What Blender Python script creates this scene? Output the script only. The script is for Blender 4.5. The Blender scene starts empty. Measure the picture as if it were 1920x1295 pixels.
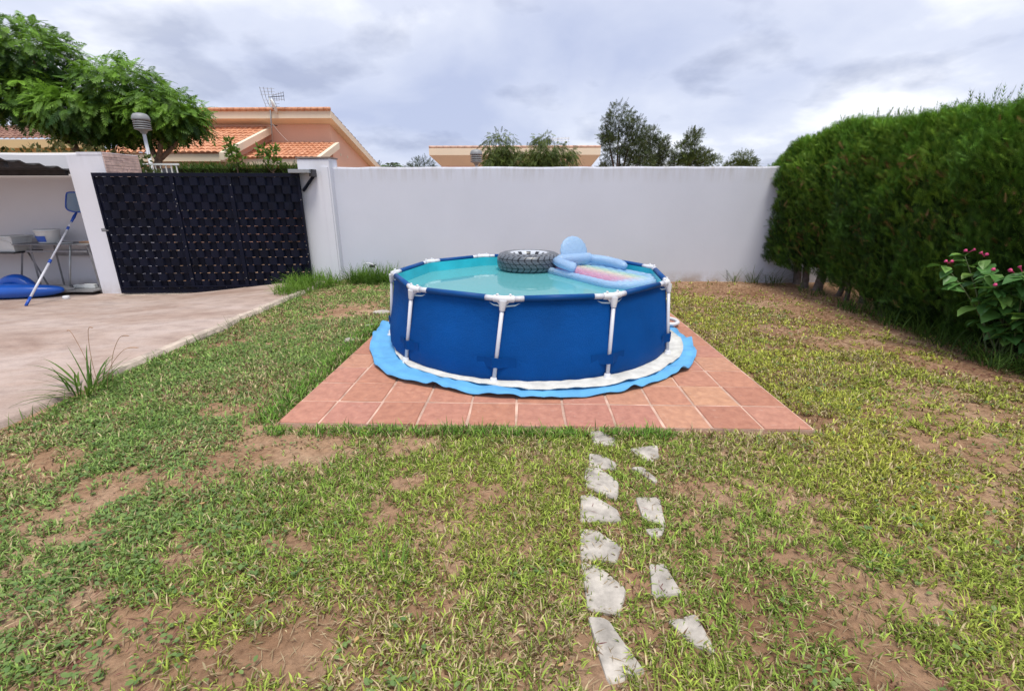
import bpy, bmesh, math, random
import numpy as np
from mathutils import Vector, Matrix
random.seed(7); RNG = np.random.default_rng(11)
S = bpy.context.scene; C = S.collection
R = math.radians; PI = math.pi

# ------------------------------------------------------------------ camera, sky, sun, exposure
cam = bpy.data.objects.new('camera', bpy.data.cameras.new('camera')); C.objects.link(cam)
cam.location = (0, 0, 1.526); cam.rotation_euler = (R(90 - 17.8), 0, R(1.6))
cam.data.sensor_width = 36; cam.data.lens = 876 / 1920 * 36
cam.data.clip_start = 0.05; cam.data.clip_end = 2000
S.camera = cam
SUN_EL, SUN_AZ = 70, 160          # azimuth clockwise from +Y: high, behind the camera, a little to the right
W = bpy.data.worlds.new('World'); S.world = W; W.use_nodes = True
def build_world():
    nt = W.node_tree; N = nt.nodes; L = nt.links; N.clear()
    out = N.new('ShaderNodeOutputWorld'); bg = N.new('ShaderNodeBackground')
    sky = N.new('ShaderNodeTexSky'); sky.sky_type = 'NISHITA'; sky.sun_disc = False
    sky.sun_elevation = R(SUN_EL); sky.sun_rotation = R(SUN_AZ)
    sb = N.new('ShaderNodeBackground'); sb.inputs['Strength'].default_value = 0.05
    L.new(sky.outputs[0], sb.inputs[0])
    tc = N.new('ShaderNodeTexCoord'); sp = N.new('ShaderNodeSeparateXYZ'); L.new(tc.outputs['Generated'], sp.inputs[0])
    mx = N.new('ShaderNodeMath'); mx.operation = 'MAXIMUM'; L.new(sp.outputs[2], mx.inputs[0]); mx.inputs[1].default_value = 0
    ad = N.new('ShaderNodeMath'); ad.operation = 'ADD'; L.new(mx.outputs[0], ad.inputs[0]); ad.inputs[1].default_value = 0.30
    dx = N.new('ShaderNodeMath'); dx.operation = 'DIVIDE'; L.new(sp.outputs[0], dx.inputs[0]); L.new(ad.outputs[0], dx.inputs[1])
    dy = N.new('ShaderNodeMath'); dy.operation = 'DIVIDE'; L.new(sp.outputs[1], dy.inputs[0]); L.new(ad.outputs[0], dy.inputs[1])
    cb = N.new('ShaderNodeCombineXYZ'); L.new(dx.outputs[0], cb.inputs[0]); L.new(dy.outputs[0], cb.inputs[1]); cb.inputs[2].default_value = 3.7
    def noise(sc, det, rough, dist=0.0):
        n = N.new('ShaderNodeTexNoise'); n.inputs['Scale'].default_value = sc; n.inputs['Detail'].default_value = det
        n.inputs['Roughness'].default_value = rough; n.inputs['Distortion'].default_value = dist
        L.new(cb.outputs[0], n.inputs['Vector']); return n
    def ramp(src, stops):
        r = N.new('ShaderNodeValToRGB'); e = r.color_ramp.elements
        while len(e) < len(stops): e.new(0.5)
        for k, (p, c) in enumerate(stops): e[k].position = p; e[k].color = (*c, 1)
        L.new(src, r.inputs[0]); return r
    n1 = noise(1.25, 8, 0.5, 0.15)
    base = ramp(n1.outputs[0], [(0.30, (.30, .335, .46)), (0.44, (.375, .405, .51)), (0.54, (.44, .465, .55)), (0.63, (.63, .64, .68))])
    n2 = noise(2.6, 7, 0.5, 0.1)
    puff = ramp(n2.outputs[0], [(0.53, (1, 1, 1)), (0.66, (.72, .735, .785))])
    mul = N.new('ShaderNodeMixRGB'); mul.blend_type = 'MULTIPLY'; mul.inputs[0].default_value = 1
    L.new(base.outputs[0], mul.inputs[1]); L.new(puff.outputs[0], mul.inputs[2])
    L.new(mul.outputs[0], bg.inputs[0]); bg.inputs['Strength'].default_value = 0.82
    mix = N.new('ShaderNodeMixShader'); mix.inputs[0].default_value = 0.90
    L.new(sb.outputs[0], mix.inputs[1]); L.new(bg.outputs[0], mix.inputs[2]); L.new(mix.outputs[0], out.inputs[0])
build_world()
sl = bpy.data.lights.new('sun', 'SUN'); sl.energy = 1.5; sl.angle = R(18); sl.color = (1.0, .95, .86)
sun = bpy.data.objects.new('sun', sl); C.objects.link(sun)
sd = Vector((math.sin(R(SUN_AZ)) * math.cos(R(SUN_EL)), math.cos(R(SUN_AZ)) * math.cos(R(SUN_EL)), math.sin(R(SUN_EL))))
sun.rotation_euler = (-sd).to_track_quat('-Z', 'Y').to_euler(); sun.location = (0, 0, 30)
V = S.view_settings; V.view_transform = 'Standard'; V.look = 'None'; V.exposure = 1.2; V.gamma = 1; V.use_curve_mapping = False
S.cycles.max_bounces = 8; S.cycles.transparent_max_bounces = 16

# ------------------------------------------------------------------ helpers
def tag(o, label=None, cat=None, group=None, kind=None):
    for k, v in (('label', label), ('category', cat), ('group', group), ('kind', kind)):
        if v: o[k] = v
    return o
def setparent(o, p):
    if p is not None:
        o.parent = p; o.matrix_parent_inverse = Matrix.Translation(-p.location)
def thing(name, loc, label, cat, group=None, kind=None):
    o = bpy.data.objects.new(name, None); C.objects.link(o); o.location = loc; o.empty_display_size = .1
    return tag(o, label, cat, group, kind)
def link_mesh(name, me, mat, parent=None):
    o = bpy.data.objects.new(name, me); C.objects.link(o)
    if mat: me.materials.append(mat) if len(me.materials) == 0 else None
    setparent(o, parent); return o
class MB:
    def __init__(s): s.v = []; s.f = []
    def poly(s, pts):
        n = len(s.v); s.v += [tuple(p) for p in pts]; s.f.append(tuple(range(n, n + len(pts)))); return s
    def box(s, a, b):
        (x0, y0, z0), (x1, y1, z1) = a, b; n = len(s.v)
        s.v += [(x0,y0,z0),(x1,y0,z0),(x1,y1,z0),(x0,y1,z0),(x0,y0,z1),(x1,y0,z1),(x1,y1,z1),(x0,y1,z1)]
        s.f += [tuple(n+i for i in q) for q in ((3,2,1,0),(4,5,6,7),(0,1,5,4),(1,2,6,5),(2,3,7,6),(3,0,4,7))]; return s
    def prism(s, pts, z0, z1):   # plan polygon (ccw) extruded
        n = len(s.v); k = len(pts)
        z0 = z0 if hasattr(z0, '__len__') else [z0]*k; z1 = z1 if hasattr(z1, '__len__') else [z1]*k
        s.v += [(p[0], p[1], z0[i]) for i, p in enumerate(pts)] + [(p[0], p[1], z1[i]) for i, p in enumerate(pts)]
        s.f.append(tuple(n + i for i in reversed(range(k)))); s.f.append(tuple(n + k + i for i in range(k)))
        for i in range(k): j = (i+1) % k; s.f.append((n+i, n+j, n+k+j, n+k+i))
        return s
    def tube(s, path, rad, seg=8, closed=False, caps=True, flat=1.0):
        path = [Vector(p) for p in path]; m = len(path)
        rad = rad if hasattr(rad, '__len__') else [rad]*m
        n0 = len(s.v); up = None
        for i, p in enumerate(path):
            if closed: t = path[(i+1) % m] - path[i-1]
            else: t = path[min(i+1, m-1)] - path[max(i-1, 0)]
            t.normalize()
            if up is None:
                up = Vector((0,0,1)) if abs(t.z) < .95 else Vector((1,0,0))
            a = t.cross(up)
            if a.length < 1e-6: a = t.cross(Vector((0,1,0)))
            a.normalize(); b = a.cross(t).normalized(); up = b
            for k in range(seg):
                th = 2*PI*k/seg; q = p + a*(rad[i]*math.cos(th)) + b*(rad[i]*flat*math.sin(th)); s.v.append(tuple(q))
        M = m if closed else m-1
        for i in range(M):
            for k in range(seg):
                a0 = n0+i*seg+k; a1 = n0+i*seg+(k+1) % seg; j = ((i+1) % m)*seg
                s.f.append((a0, a1, n0+j+(k+1) % seg, n0+j+k))
        if caps and not closed:
            s.f.append(tuple(n0+k for k in reversed(range(seg)))); s.f.append(tuple(n0+(m-1)*seg+k for k in range(seg)))
        return s
    def lathe(s, prof, c, seg=24):
        n0 = len(s.v); m = len(prof)
        for r, z in prof:
            for k in range(seg): th = 2*PI*k/seg; s.v.append((c[0]+r*math.cos(th), c[1]+r*math.sin(th), c[2]+z))
        for i in range(m-1):
            for k in range(seg):
                s.f.append((n0+i*seg+k, n0+i*seg+(k+1) % seg, n0+(i+1)*seg+(k+1) % seg, n0+(i+1)*seg+k))
        if prof[0][0] > 1e-4: s.f.append(tuple(n0+k for k in reversed(range(seg))))
        if prof[-1][0] > 1e-4: s.f.append(tuple(n0+(m-1)*seg+k for k in range(seg)))
        return s
    def grid(s, nu, nv, fn, closed_u=False, closed_v=False):
        n0 = len(s.v)
        for i in range(nu):
            for j in range(nv): s.v.append(tuple(fn(i, j)))
        for i in range(nu if closed_u else nu-1):
            for j in range(nv if closed_v else nv-1):
                i2, j2 = (i+1) % nu, (j+1) % nv
                s.f.append((n0+i*nv+j, n0+i2*nv+j, n0+i2*nv+j2, n0+i*nv+j2))
        return s
    def xform(s, M):
        s.v = [tuple(M @ Vector(p)) for p in s.v]; return s
    def mesh(s, name, smooth=False):
        me = bpy.data.meshes.new(name); me.from_pydata(s.v, [], s.f); me.update()
        if smooth:
            me.polygons.foreach_set('use_smooth', [True]*len(me.polygons))
        return me
    def build(s, name, mat, parent=None, smooth=False, bevel=0):
        o = link_mesh(name, s.mesh(name, smooth), mat, parent)
        if bevel:
            b = o.modifiers.new('bevel', 'BEVEL'); b.width = bevel; b.segments = 2; b.limit_method = 'ANGLE'
        return o
def np_mesh(name, verts, faces, mat, col=None, parent=None, smooth=False):
    """verts (N,3), faces (M,k) with one k, col (N,3)"""
    me = bpy.data.meshes.new(name); n, k = faces.shape
    me.vertices.add(len(verts)); me.vertices.foreach_set('co', np.ascontiguousarray(verts, np.float32).ravel())
    me.loops.add(n*k); me.loops.foreach_set('vertex_index', np.ascontiguousarray(faces, np.int32).ravel())
    me.polygons.add(n); me.polygons.foreach_set('loop_start', np.arange(0, n*k, k, dtype=np.int32))
    pass

    if smooth: me.polygons.foreach_set('use_smooth', np.ones(n, bool))
    me.update(calc_edges=True)
    if col is not None:
        a = me.color_attributes.new('Col', 'FLOAT_COLOR', 'POINT')
        a.data.foreach_set('color', np.concatenate([col, np.ones((len(col), 1))], 1).astype(np.float32).ravel())
    return link_mesh(name, me, mat, parent)

def _hash(ix, iy, seed):
    h = (ix.astype(np.int64)*374761393 + iy.astype(np.int64)*668265263 + seed*2147483647) & 0x7fffffff
    h = ((h ^ (h >> 13))*1274126177) & 0x7fffffff
    return ((h ^ (h >> 16)) & 0xffff)/65535.0
def vnoise(x, y, seed=0):
    x = np.asarray(x, float); y = np.asarray(y, float)
    ix, iy = np.floor(x), np.floor(y); fx, fy = x-ix, y-iy
    fx = fx*fx*(3-2*fx); fy = fy*fy*(3-2*fy); ix = ix.astype(int); iy = iy.astype(int)
    a, b = _hash(ix, iy, seed), _hash(ix+1, iy, seed); c, d = _hash(ix, iy+1, seed), _hash(ix+1, iy+1, seed)
    return a*(1-fx)*(1-fy)+b*fx*(1-fy)+c*(1-fx)*fy+d*fx*fy
def fbm(x, y, seed=0, oct=4):
    t = 0; a = .5; s = 0
    for k in range(oct): t = t+a*vnoise(x*2**k, y*2**k, seed+k*17); s += a; a *= .5
    return t/s
def smooth01(t): t = np.clip(t, 0, 1); return t*t*(3-2*t)

# ------------------------------------------------------------------ materials
def new_mat(name):
    m = bpy.data.materials.new(name); m.use_nodes = True; nt = m.node_tree
    return m, nt, nt.nodes, nt.links, nt.nodes['Principled BSDF']
def mixrgb(N, L, mode, fac, a, b):
    n = N.new('ShaderNodeMixRGB'); n.blend_type = mode
    for i, v in zip((0, 1, 2), (fac, a, b)):
        if hasattr(v, 'links') or hasattr(v, 'is_linked'): L.new(v, n.inputs[i])
        elif i == 0: n.inputs[0].default_value = v
        else: n.inputs[i].default_value = (*v, 1)
    return n.outputs[0]
def tnoise(N, L, sc, det=5, rough=.55, vec=None, dist=0):
    n = N.new('ShaderNodeTexNoise'); n.inputs['Scale'].default_value = sc; n.inputs['Detail'].default_value = det
    n.inputs['Roughness'].default_value = rough; n.inputs['Distortion'].default_value = dist
    if vec is not None: L.new(vec, n.inputs['Vector'])
    return n.outputs[0]
def tramp(N, L, src, stops):
    r = N.new('ShaderNodeValToRGB'); e = r.color_ramp.elements
    while len(e) < len(stops): e.new(.5)
    for k, (p, c) in enumerate(stops):
        e[k].position = p; e[k].color = (*(c if hasattr(c, '__len__') else (c, c, c)), 1)
    L.new(src, r.inputs[0]); return r.outputs[0]
def objco(N): return N.new('ShaderNodeTexCoord').outputs['Object']
def bump(N, L, src, strength, dist, bsdf, prev=None):
    b = N.new('ShaderNodeBump'); b.inputs['Strength'].default_value = strength; b.inputs['Distance'].default_value = dist
    L.new(src, b.inputs['Height']); L.new(b.outputs[0], bsdf.inputs['Normal'])
def simple(name, col, rough=.5, var=.12, sc=6, metal=0, spec=.5, bmp=0, bsc=60, bdist=.005):
    m, nt, N, L, B = new_mat(name); co = objco(N)
    n = tnoise(N, L, sc, 6, .6, co)
    lo = tuple(c*(1-var) for c in col); hi = tuple(min(1, c*(1+var)) for c in col)
    L.new(tramp(N, L, n, [(.3, lo), (.7, hi)]), B.inputs['Base Color'])
    B.inputs['Roughness'].default_value = rough; B.inputs['Metallic'].default_value = metal
    B.inputs['Specular IOR Level'].default_value = spec
    if bmp: bump(N, L, tnoise(N, L, bsc, 5, .6, co), bmp, bdist, B)
    return m
def leaf_mat(name, transl=.3, rough=.5, spec=.25):
    m, nt, N, L, B = new_mat(name)
    a = N.new('ShaderNodeAttribute'); a.attribute_name = 'Col'
    L.new(a.outputs['Color'], B.inputs['Base Color']); B.inputs['Roughness'].default_value = rough
    B.inputs['Specular IOR Level'].default_value = spec
    t = N.new('ShaderNodeBsdfTranslucent'); L.new(a.outputs['Color'], t.inputs[0])
    mx = N.new('ShaderNodeMixShader'); mx.inputs[0].default_value = transl
    L.new(B.outputs[0], mx.inputs[1]); L.new(t.outputs[0], mx.inputs[2])
    L.new(mx.outputs[0], N['Material Output'].inputs[0]); return m
M = {}
M['leaf'] = leaf_mat('leaf'); M['grass'] = leaf_mat('grass', .35, .55, .2); M['needle'] = leaf_mat('needle', .12, .6, .2)
def soil_mat():
    m, nt, N, L, B = new_mat('soil'); co = objco(N)
    big = tnoise(N, L, 1.1, 6, .6, co, .3); fine = tnoise(N, L, 26, 8, .7, co)
    c1 = tramp(N, L, big, [(.3, (.25, .14, .08)), (.5, (.38, .235, .145)), (.72, (.52, .36, .245))])
    c2 = tramp(N, L, fine, [(.28, (.5, .48, .46)), (.55, (1, 1, 1)), (.8, (1.25, 1.22, 1.18))])
    L.new(mixrgb(N, L, 'MULTIPLY', 1, c1, c2), B.inputs['Base Color']); B.inputs['Roughness'].default_value = .95
    B.inputs['Specular IOR Level'].default_value = .1
    bump(N, L, tnoise(N, L, 38, 9, .72, co), .9, .02, B); return m
M['soil'] = soil_mat()
def concrete_mat():
    m, nt, N, L, B = new_mat('concrete'); co = objco(N)
    mp = N.new('ShaderNodeMapping'); L.new(co, mp.inputs[0]); mp.inputs['Scale'].default_value = (.75, 1.3, 1)
    big = tnoise(N, L, .9, 7, .62, mp.outputs[0], .6); mid = tnoise(N, L, 5, 8, .65, mp.outputs[0], .3); fine = tnoise(N, L, 70, 6, .7, co)
    c = tramp(N, L, big, [(.28, (.31, .21, .165)), (.45, (.41, .31, .26)), (.6, (.47, .375, .33)), (.75, (.37, .30, .27))])
    c = mixrgb(N, L, 'MULTIPLY', 1, c, tramp(N, L, mid, [(.3, (.74, .72, .72)), (.55, (1, 1, 1)), (.75, (1.1, 1.08, 1.08))]))
    c = mixrgb(N, L, 'MULTIPLY', .6, c, tramp(N, L, fine, [(.25, (.7, .7, .7)), (.6, (1.05, 1.05, 1.05))]))
    L.new(c, B.inputs['Base Color']); B.inputs['Roughness'].default_value = .85; B.inputs['Specular IOR Level'].default_value = .3
    bump(N, L, tnoise(N, L, 90, 6, .7, co), .4, .004, B); return m
M['concrete'] = concrete_mat()
def plaster_mat(name, base, dirt=(.42, .40, .38), top=2.0, foot=0.0, amt=1.0):
    m, nt, N, L, B = new_mat(name); co = objco(N)
    sp = N.new('ShaderNodeSeparateXYZ'); L.new(co, sp.inputs[0])
    big = tnoise(N, L, .8, 5, .55, co)
    c = tramp(N, L, big, [(.3, tuple(x*.93 for x in base)), (.7, base)])
    mp = N.new('ShaderNodeMapping'); L.new(co, mp.inputs[0]); mp.inputs['Scale'].default_value = (7, 7, .8)
    streak = tnoise(N, L, 1.6, 7, .65, mp.outputs[0])
    def band(z0, z1):
        r = N.new('ShaderNodeMapRange'); r.inputs['From Min'].default_value = z0; r.inputs['From Max'].default_value = z1
        L.new(sp.outputs[2], r.inputs[0]); return r.outputs[0]
    st = tramp(N, L, streak, [(.42, 0), (.75, 1)])
    def mul(a, b):
        n = N.new('ShaderNodeMath'); n.operation = 'MULTIPLY'
        for i, v in enumerate((a, b)):
            if isinstance(v, (int, float)): n.inputs[i].default_value = v
            else: L.new(v, n.inputs[i])
        return n.outputs[0]
    c = mixrgb(N, L, 'MIX', mul(mul(st, band(top-.3, top+.01)), .8*amt), c, dirt)
    blot = tramp(N, L, tnoise(N, L, 9, 8, .7, co), [(.56, 0), (.68, 1)])
    c = mixrgb(N, L, 'MIX', mul(mul(blot, band(top-.05, top+.02)), .8*amt), c, tuple(x*.6 for x in dirt))
    c = mixrgb(N, L, 'MIX', mul(tramp(N, L, tnoise(N, L, 3.5, 8, .7, co), [(.35, 0), (.6, 1)]), mul(band(foot+.22, foot+.02), .85*amt)), c, (.36, .29, .235))
    spk = tramp(N, L, tnoise(N, L, 3.1, 10, .8, co), [(.68, 0), (.74, 1)])
    c = mixrgb(N, L, 'MIX', mul(spk, .25*amt), c, dirt)
    L.new(c, B.inputs['Base Color']); B.inputs['Roughness'].default_value = .9; B.inputs['Specular IOR Level'].default_value = .2
    bump(N, L, tnoise(N, L, 24, 8, .6, co), .14, .008, B); return m
M['wall'] = plaster_mat('white_plaster', (.63, .65, .735), top=2.0, foot=0)
M['pillar'] = plaster_mat('pillar_plaster', (.70, .71, .77), top=2.2, foot=-.15, amt=.5)
M['carwall'] = plaster_mat('old_plaster', (.72, .71, .73), top=3.5, foot=-.2)
def tile_mat():
    m, nt, N, L, B = new_mat('terracotta_tile'); co = objco(N)
    oi = N.new('ShaderNodeObjectInfo')
    ad = N.new('ShaderNodeVectorMath'); ad.operation = 'ADD'
    ml = N.new('ShaderNodeVectorMath'); ml.operation = 'SCALE'; ml.inputs['Scale'].default_value = 40
    cx = N.new('ShaderNodeCombineXYZ'); L.new(oi.outputs['Random'], cx.inputs[0]); L.new(oi.outputs['Random'], cx.inputs[1])
    L.new(cx.outputs[0], ml.inputs[0]); L.new(co, ad.inputs[0]); L.new(ml.outputs[0], ad.inputs[1]); v = ad.outputs[0]
    c = tramp(N, L, oi.outputs['Random'], [(0, (.40, .175, .115)), (.4, (.48, .225, .145)), (.75, (.45, .205, .15)), (1, (.52, .275, .165))])
    n1 = tnoise(N, L, 5, 7, .62, v, .4)
    c = mixrgb(N, L, 'MULTIPLY', 1, c, tramp(N, L, n1, [(.28, (.78, .74, .74)), (.55, (1, 1, 1)), (.78, (1.2, 1.24, 1.2))]))
    n2 = tramp(N, L, tnoise(N, L, 9, 9, .75, v), [(.57, 0), (.72, 1)])
    f = N.new('ShaderNodeMath'); f.operation = 'MULTIPLY'; L.new(n2, f.inputs[0]); f.inputs[1].default_value = .45
    c = mixrgb(N, L, 'MIX', f.outputs[0], c, (.60, .46, .38))
    n3 = tramp(N, L, tnoise(N, L, 14, 9, .75, v), [(.62, 0), (.7, 1)])
    f = N.new('ShaderNodeMath'); f.operation = 'MULTIPLY'; L.new(n3, f.inputs[0]); f.inputs[1].default_value = .35
    c = mixrgb(N, L, 'MIX', f.outputs[0], c, (.2, .12, .09))
    L.new(c, B.inputs['Base Color']); B.inputs['Roughness'].default_value = .62; B.inputs['Specular IOR Level'].default_value = .35
    bump(N, L, tnoise(N, L, 22, 7, .65, v), .3, .004, B); return m
M['tile'] = tile_mat()
M['grout'] = simple('grout', (.54, .36, .28), .95, .38, 5, bmp=.5, bsc=60)
M['stone'] = simple('pale_concrete_stone', (.41, .375, .33), .95, .42, 11, bmp=.5, bsc=45, bdist=.006, spec=.2)
def vinyl(name, col, rough=.42, sc=3, var=.1, bmp=.1, bsc=220, wr=0, spec=.4):
    m, nt, N, L, B = new_mat(name); co = objco(N)
    L.new(tramp(N, L, tnoise(N, L, sc, 5, .55, co), [(.3, tuple(c*(1-var) for c in col)), (.7, tuple(c*(1+var) for c in col))]), B.inputs['Base Color'])
    B.inputs['Roughness'].default_value = rough; B.inputs['Specular IOR Level'].default_value = spec
    src = tnoise(N, L, bsc, 3, .5, co)
    if wr: src = mixrgb(N, L, 'ADD', 1.0, src, tnoise(N, L, wr, 4, .5, co, 1.0))
    bump(N, L, src, bmp if not wr else .5, .002 if not wr else .02, B); return m
M['liner'] = vinyl('navy_liner', (.001, .068, .285), .6, 2.2, .14, .12, 220, 5, .10)
M['strap'] = vinyl('navy_strap', (.001, .052, .22), .6, spec=.10)
M['beam_sleeve'] = vinyl('beam_sleeve', (.002, .062, .235), .5, spec=.22)
M['inner'] = vinyl('aqua_liner', (.03, .46, .56), .35, 4, .12)
M['tarp'] = vinyl('light_blue_foam_sheet', (.13, .42, .76), .5, 5, .12, .1, 220, 9)
M['white_sheet'] = vinyl('white_cotton_sheet', (.66, .655, .62), .9, 9, .18, .1, 200, 22)
M['white_paint'] = simple('white_steel', (.60, .61, .67), .35, .04, 9)
M['white_plastic'] = simple('white_plastic', (.68, .69, .72), .4, .05, 12)
def water_mat():
    m, nt, N, L, B = new_mat('pool_water'); co = objco(N)
    B.inputs['Base Color'].default_value = (.20, .64, .68, 1); B.inputs['Roughness'].default_value = .9; B.inputs['Specular IOR Level'].default_value = 0
    tr = N.new('ShaderNodeBsdfTransparent'); tr.inputs[0].default_value = (.45, .86, .90, 1)
    m1 = N.new('ShaderNodeMixShader'); m1.inputs[0].default_value = .45
    L.new(B.outputs[0], m1.inputs[1]); L.new(tr.outputs[0], m1.inputs[2])
    gl = N.new('ShaderNodeBsdfGlossy'); gl.inputs['Roughness'].default_value = .015
    bp = N.new('ShaderNodeBump'); bp.inputs['Strength'].default_value = .06; bp.inputs['Distance'].default_value = .02
    L.new(tnoise(N, L, 5, 2, .4, co), bp.inputs['Height']); L.new(bp.outputs[0], gl.inputs['Normal'])
    fr = N.new('ShaderNodeFresnel'); fr.inputs['IOR'].default_value = 1.34; L.new(bp.outputs[0], fr.inputs['Normal'])
    m2 = N.new('ShaderNodeMixShader'); L.new(fr.outputs[0], m2.inputs[0]); L.new(m1.outputs[0], m2.inputs[1]); L.new(gl.outputs[0], m2.inputs[2])
    L.new(m2.outputs[0], N['Material Output'].inputs[0]); return m
M['water'] = water_mat()
def gate_mat():
    m, nt, N, L, B = new_mat('navy_black_gate_paint'); co = objco(N)
    n = tnoise(N, L, 3, 6, .6, co)
    c = tramp(N, L, n, [(.3, (.0022, .003, .0085)), (.55, (.0035, .0055, .017)), (.75, (.0075, .0065, .017))])
    ch = tramp(N, L, tnoise(N, L, 17, 10, .8, co), [(.665, 0), (.69, 1)])
    f = N.new('ShaderNodeMath'); f.operation = 'MULTIPLY'; L.new(ch, f.inputs[0]); f.inputs[1].default_value = .5
    c = mixrgb(N, L, 'MIX', f.outputs[0], c, (.16, .09, .07))
    L.new(c, B.inputs['Base Color']); B.inputs['Roughness'].default_value = .55; B.inputs['Specular IOR Level'].default_value = .16
    bump(N, L, tnoise(N, L, 12, 6, .6, co), .3, .006, B); return m
M['gate'] = gate_mat()
M['galv'] = simple('galvanised_steel', (.34, .36, .37), .45, .15, 8, metal=.6)
M['grey_steel'] = simple('grey_painted_steel', (.20, .20, .21), .5, .2, 9, metal=.2)
M['dark'] = simple('dark_plastic', (.03, .03, .035), .5)
M['pink'] = plaster_mat('salmon_render', (.78, .49, .36), dirt=(.58, .36, .26), top=6, foot=-1, amt=.3)
M['cream'] = plaster_mat('cream_render', (.80, .69, .53), dirt=(.5, .42, .32), top=9, foot=-1, amt=.6)
M['yellow'] = plaster_mat('yellow_render', (.60, .46, .25), dirt=(.4, .3, .2), top=6, foot=-1, amt=.3)
def roof_mat(name, a, b):
    m, nt, N, L, B = new_mat(name); co = objco(N)
    v = N.new('ShaderNodeTexVoronoi'); v.inputs['Scale'].default_value = 4.5; L.new(co, v.inputs['Vector'])
    sp = N.new('ShaderNodeSeparateColor'); L.new(v.outputs['Color'], sp.inputs[0])
    c = tramp(N, L, sp.outputs[0], [(0, a), (1, b)])
    c = mixrgb(N, L, 'MULTIPLY', .8, c, tramp(N, L, tnoise(N, L, 3, 8, .7, co), [(.3, (.75, .72, .7)), (.6, (1, 1, 1))]))
    L.new(c, B.inputs['Base Color']); B.inputs['Roughness'].default_value = .8; B.inputs['Specular IOR Level'].default_value = .25; return m
M['roof'] = roof_mat('orange_clay_tile', (.54, .235, .125), (.68, .36, .22))
M['oldroof'] = roof_mat('brown_clay_tile', (.20, .10, .075), (.33, .19, .14))
M['glass'] = simple('dark_window_glass', (.035, .04, .045), .08, .2, 3, spec=.8)
M['bark'] = simple('bark', (.16, .115, .085), .95, .35, 14, bmp=.8, bsc=30, bdist=.02, spec=.1)
M['pale_bark'] = simple('grey_bark', (.16, .13, .115), .95, .3, 18, bmp=.9, bsc=40, bdist=.015, spec=.1)
M['core'] = simple('dark_hedge_core', (.022, .026, .012), .95, .4, 12, spec=.05)  # even dark colour for the solid filling added inside the hedges
M['lampgrey'] = simple('lamp_grey', (.24, .25, .26), .5)
M['cladding'] = simple('pink_stone_cladding', (.58, .43, .37), .9, .3, 9, bmp=.5, bsc=30)
M['corr'] = simple('dark_fibre_cement', (.035, .033, .034), .85, .35, 7, bmp=.4, bsc=40)
M['bluevinyl'] = simple('glossy_blue_vinyl', (.012, .095, .46), .28, .1, 4, bmp=.15, bsc=14, bdist=.02)
M['board'] = simple('grey_board', (.20, .20, .205), .7, .25, 6)
M['wood'] = simple('worn_wood', (.38, .22, .13), .7, .25, 12)
M['bucket'] = simple('white_bucket', (.66, .68, .66), .45, .08, 6)
M['net'] = None

# ------------------------------------------------------------------ ground, drive, kerb
DRIVE_X = -3.65
def drive_z(x, y):
    return .035 - .22*smooth01((np.asarray(y, float)-4.2)/3.9)*smooth01((DRIVE_X-np.asarray(x, float))/3.0)
def ground_z(x, y):
    x = np.asarray(x, float); y = np.asarray(y, float)
    near = smooth01((9.5-np.hypot(x, y-3))/3)
    z = (fbm(x*1.3, y*1.3, 5, 3)-.5)*.05*near + (fbm(x*5, y*5, 9, 2)-.5)*.02*near - .004
    pat = np.maximum(np.maximum(-1.75-x, x-2.05), np.maximum(2.85-y, y-6.6))      # flatten below the patio
    z = np.where(pat < 0, -.02, z*smooth01(.3+pat*2))
    lowered = smooth01((DRIVE_X-.04-x)/.06)
    z = z*(1-lowered)+(drive_z(x, y)-.10)*lowered
    return np.where(y > 8.95, -.30, z)
def build_ground():
    xs = np.unique(np.concatenate([np.linspace(-600, -14, 14), np.linspace(-14, -4.2, 25), np.linspace(-4.2, 5.4, 190), np.linspace(5.4, 14, 20), np.linspace(14, 600, 14)]))
    ys = np.unique(np.concatenate([np.linspace(-300, -2, 8), np.linspace(-2, .6, 14), np.linspace(.6, 4, 90), np.linspace(4, 9.2, 70), np.linspace(9.2, 40, 12), np.linspace(40, 900, 12)]))
    X, Y = np.meshgrid(xs, ys); Z = ground_z(X, Y)
    nx = len(xs); v = np.stack([X.ravel(), Y.ravel(), Z.ravel()], 1)
    i, j = np.meshgrid(np.arange(len(ys)-1), np.arange(nx-1), indexing='ij'); a = (i*nx+j).ravel()
    o = np_mesh('ground', v, np.stack([a, a+1, a+nx+1, a+nx], 1), M['soil'], smooth=True)
    tag(o, 'bare reddish brown soil of the garden and the land beyond', None, kind='structure')
build_ground()
def drive_edge(y): return DRIVE_X + .03*(vnoise(y*2.1, y*0, 3)-.5)*2 + .012*(vnoise(y*9, y*0, 4)-.5)
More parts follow.
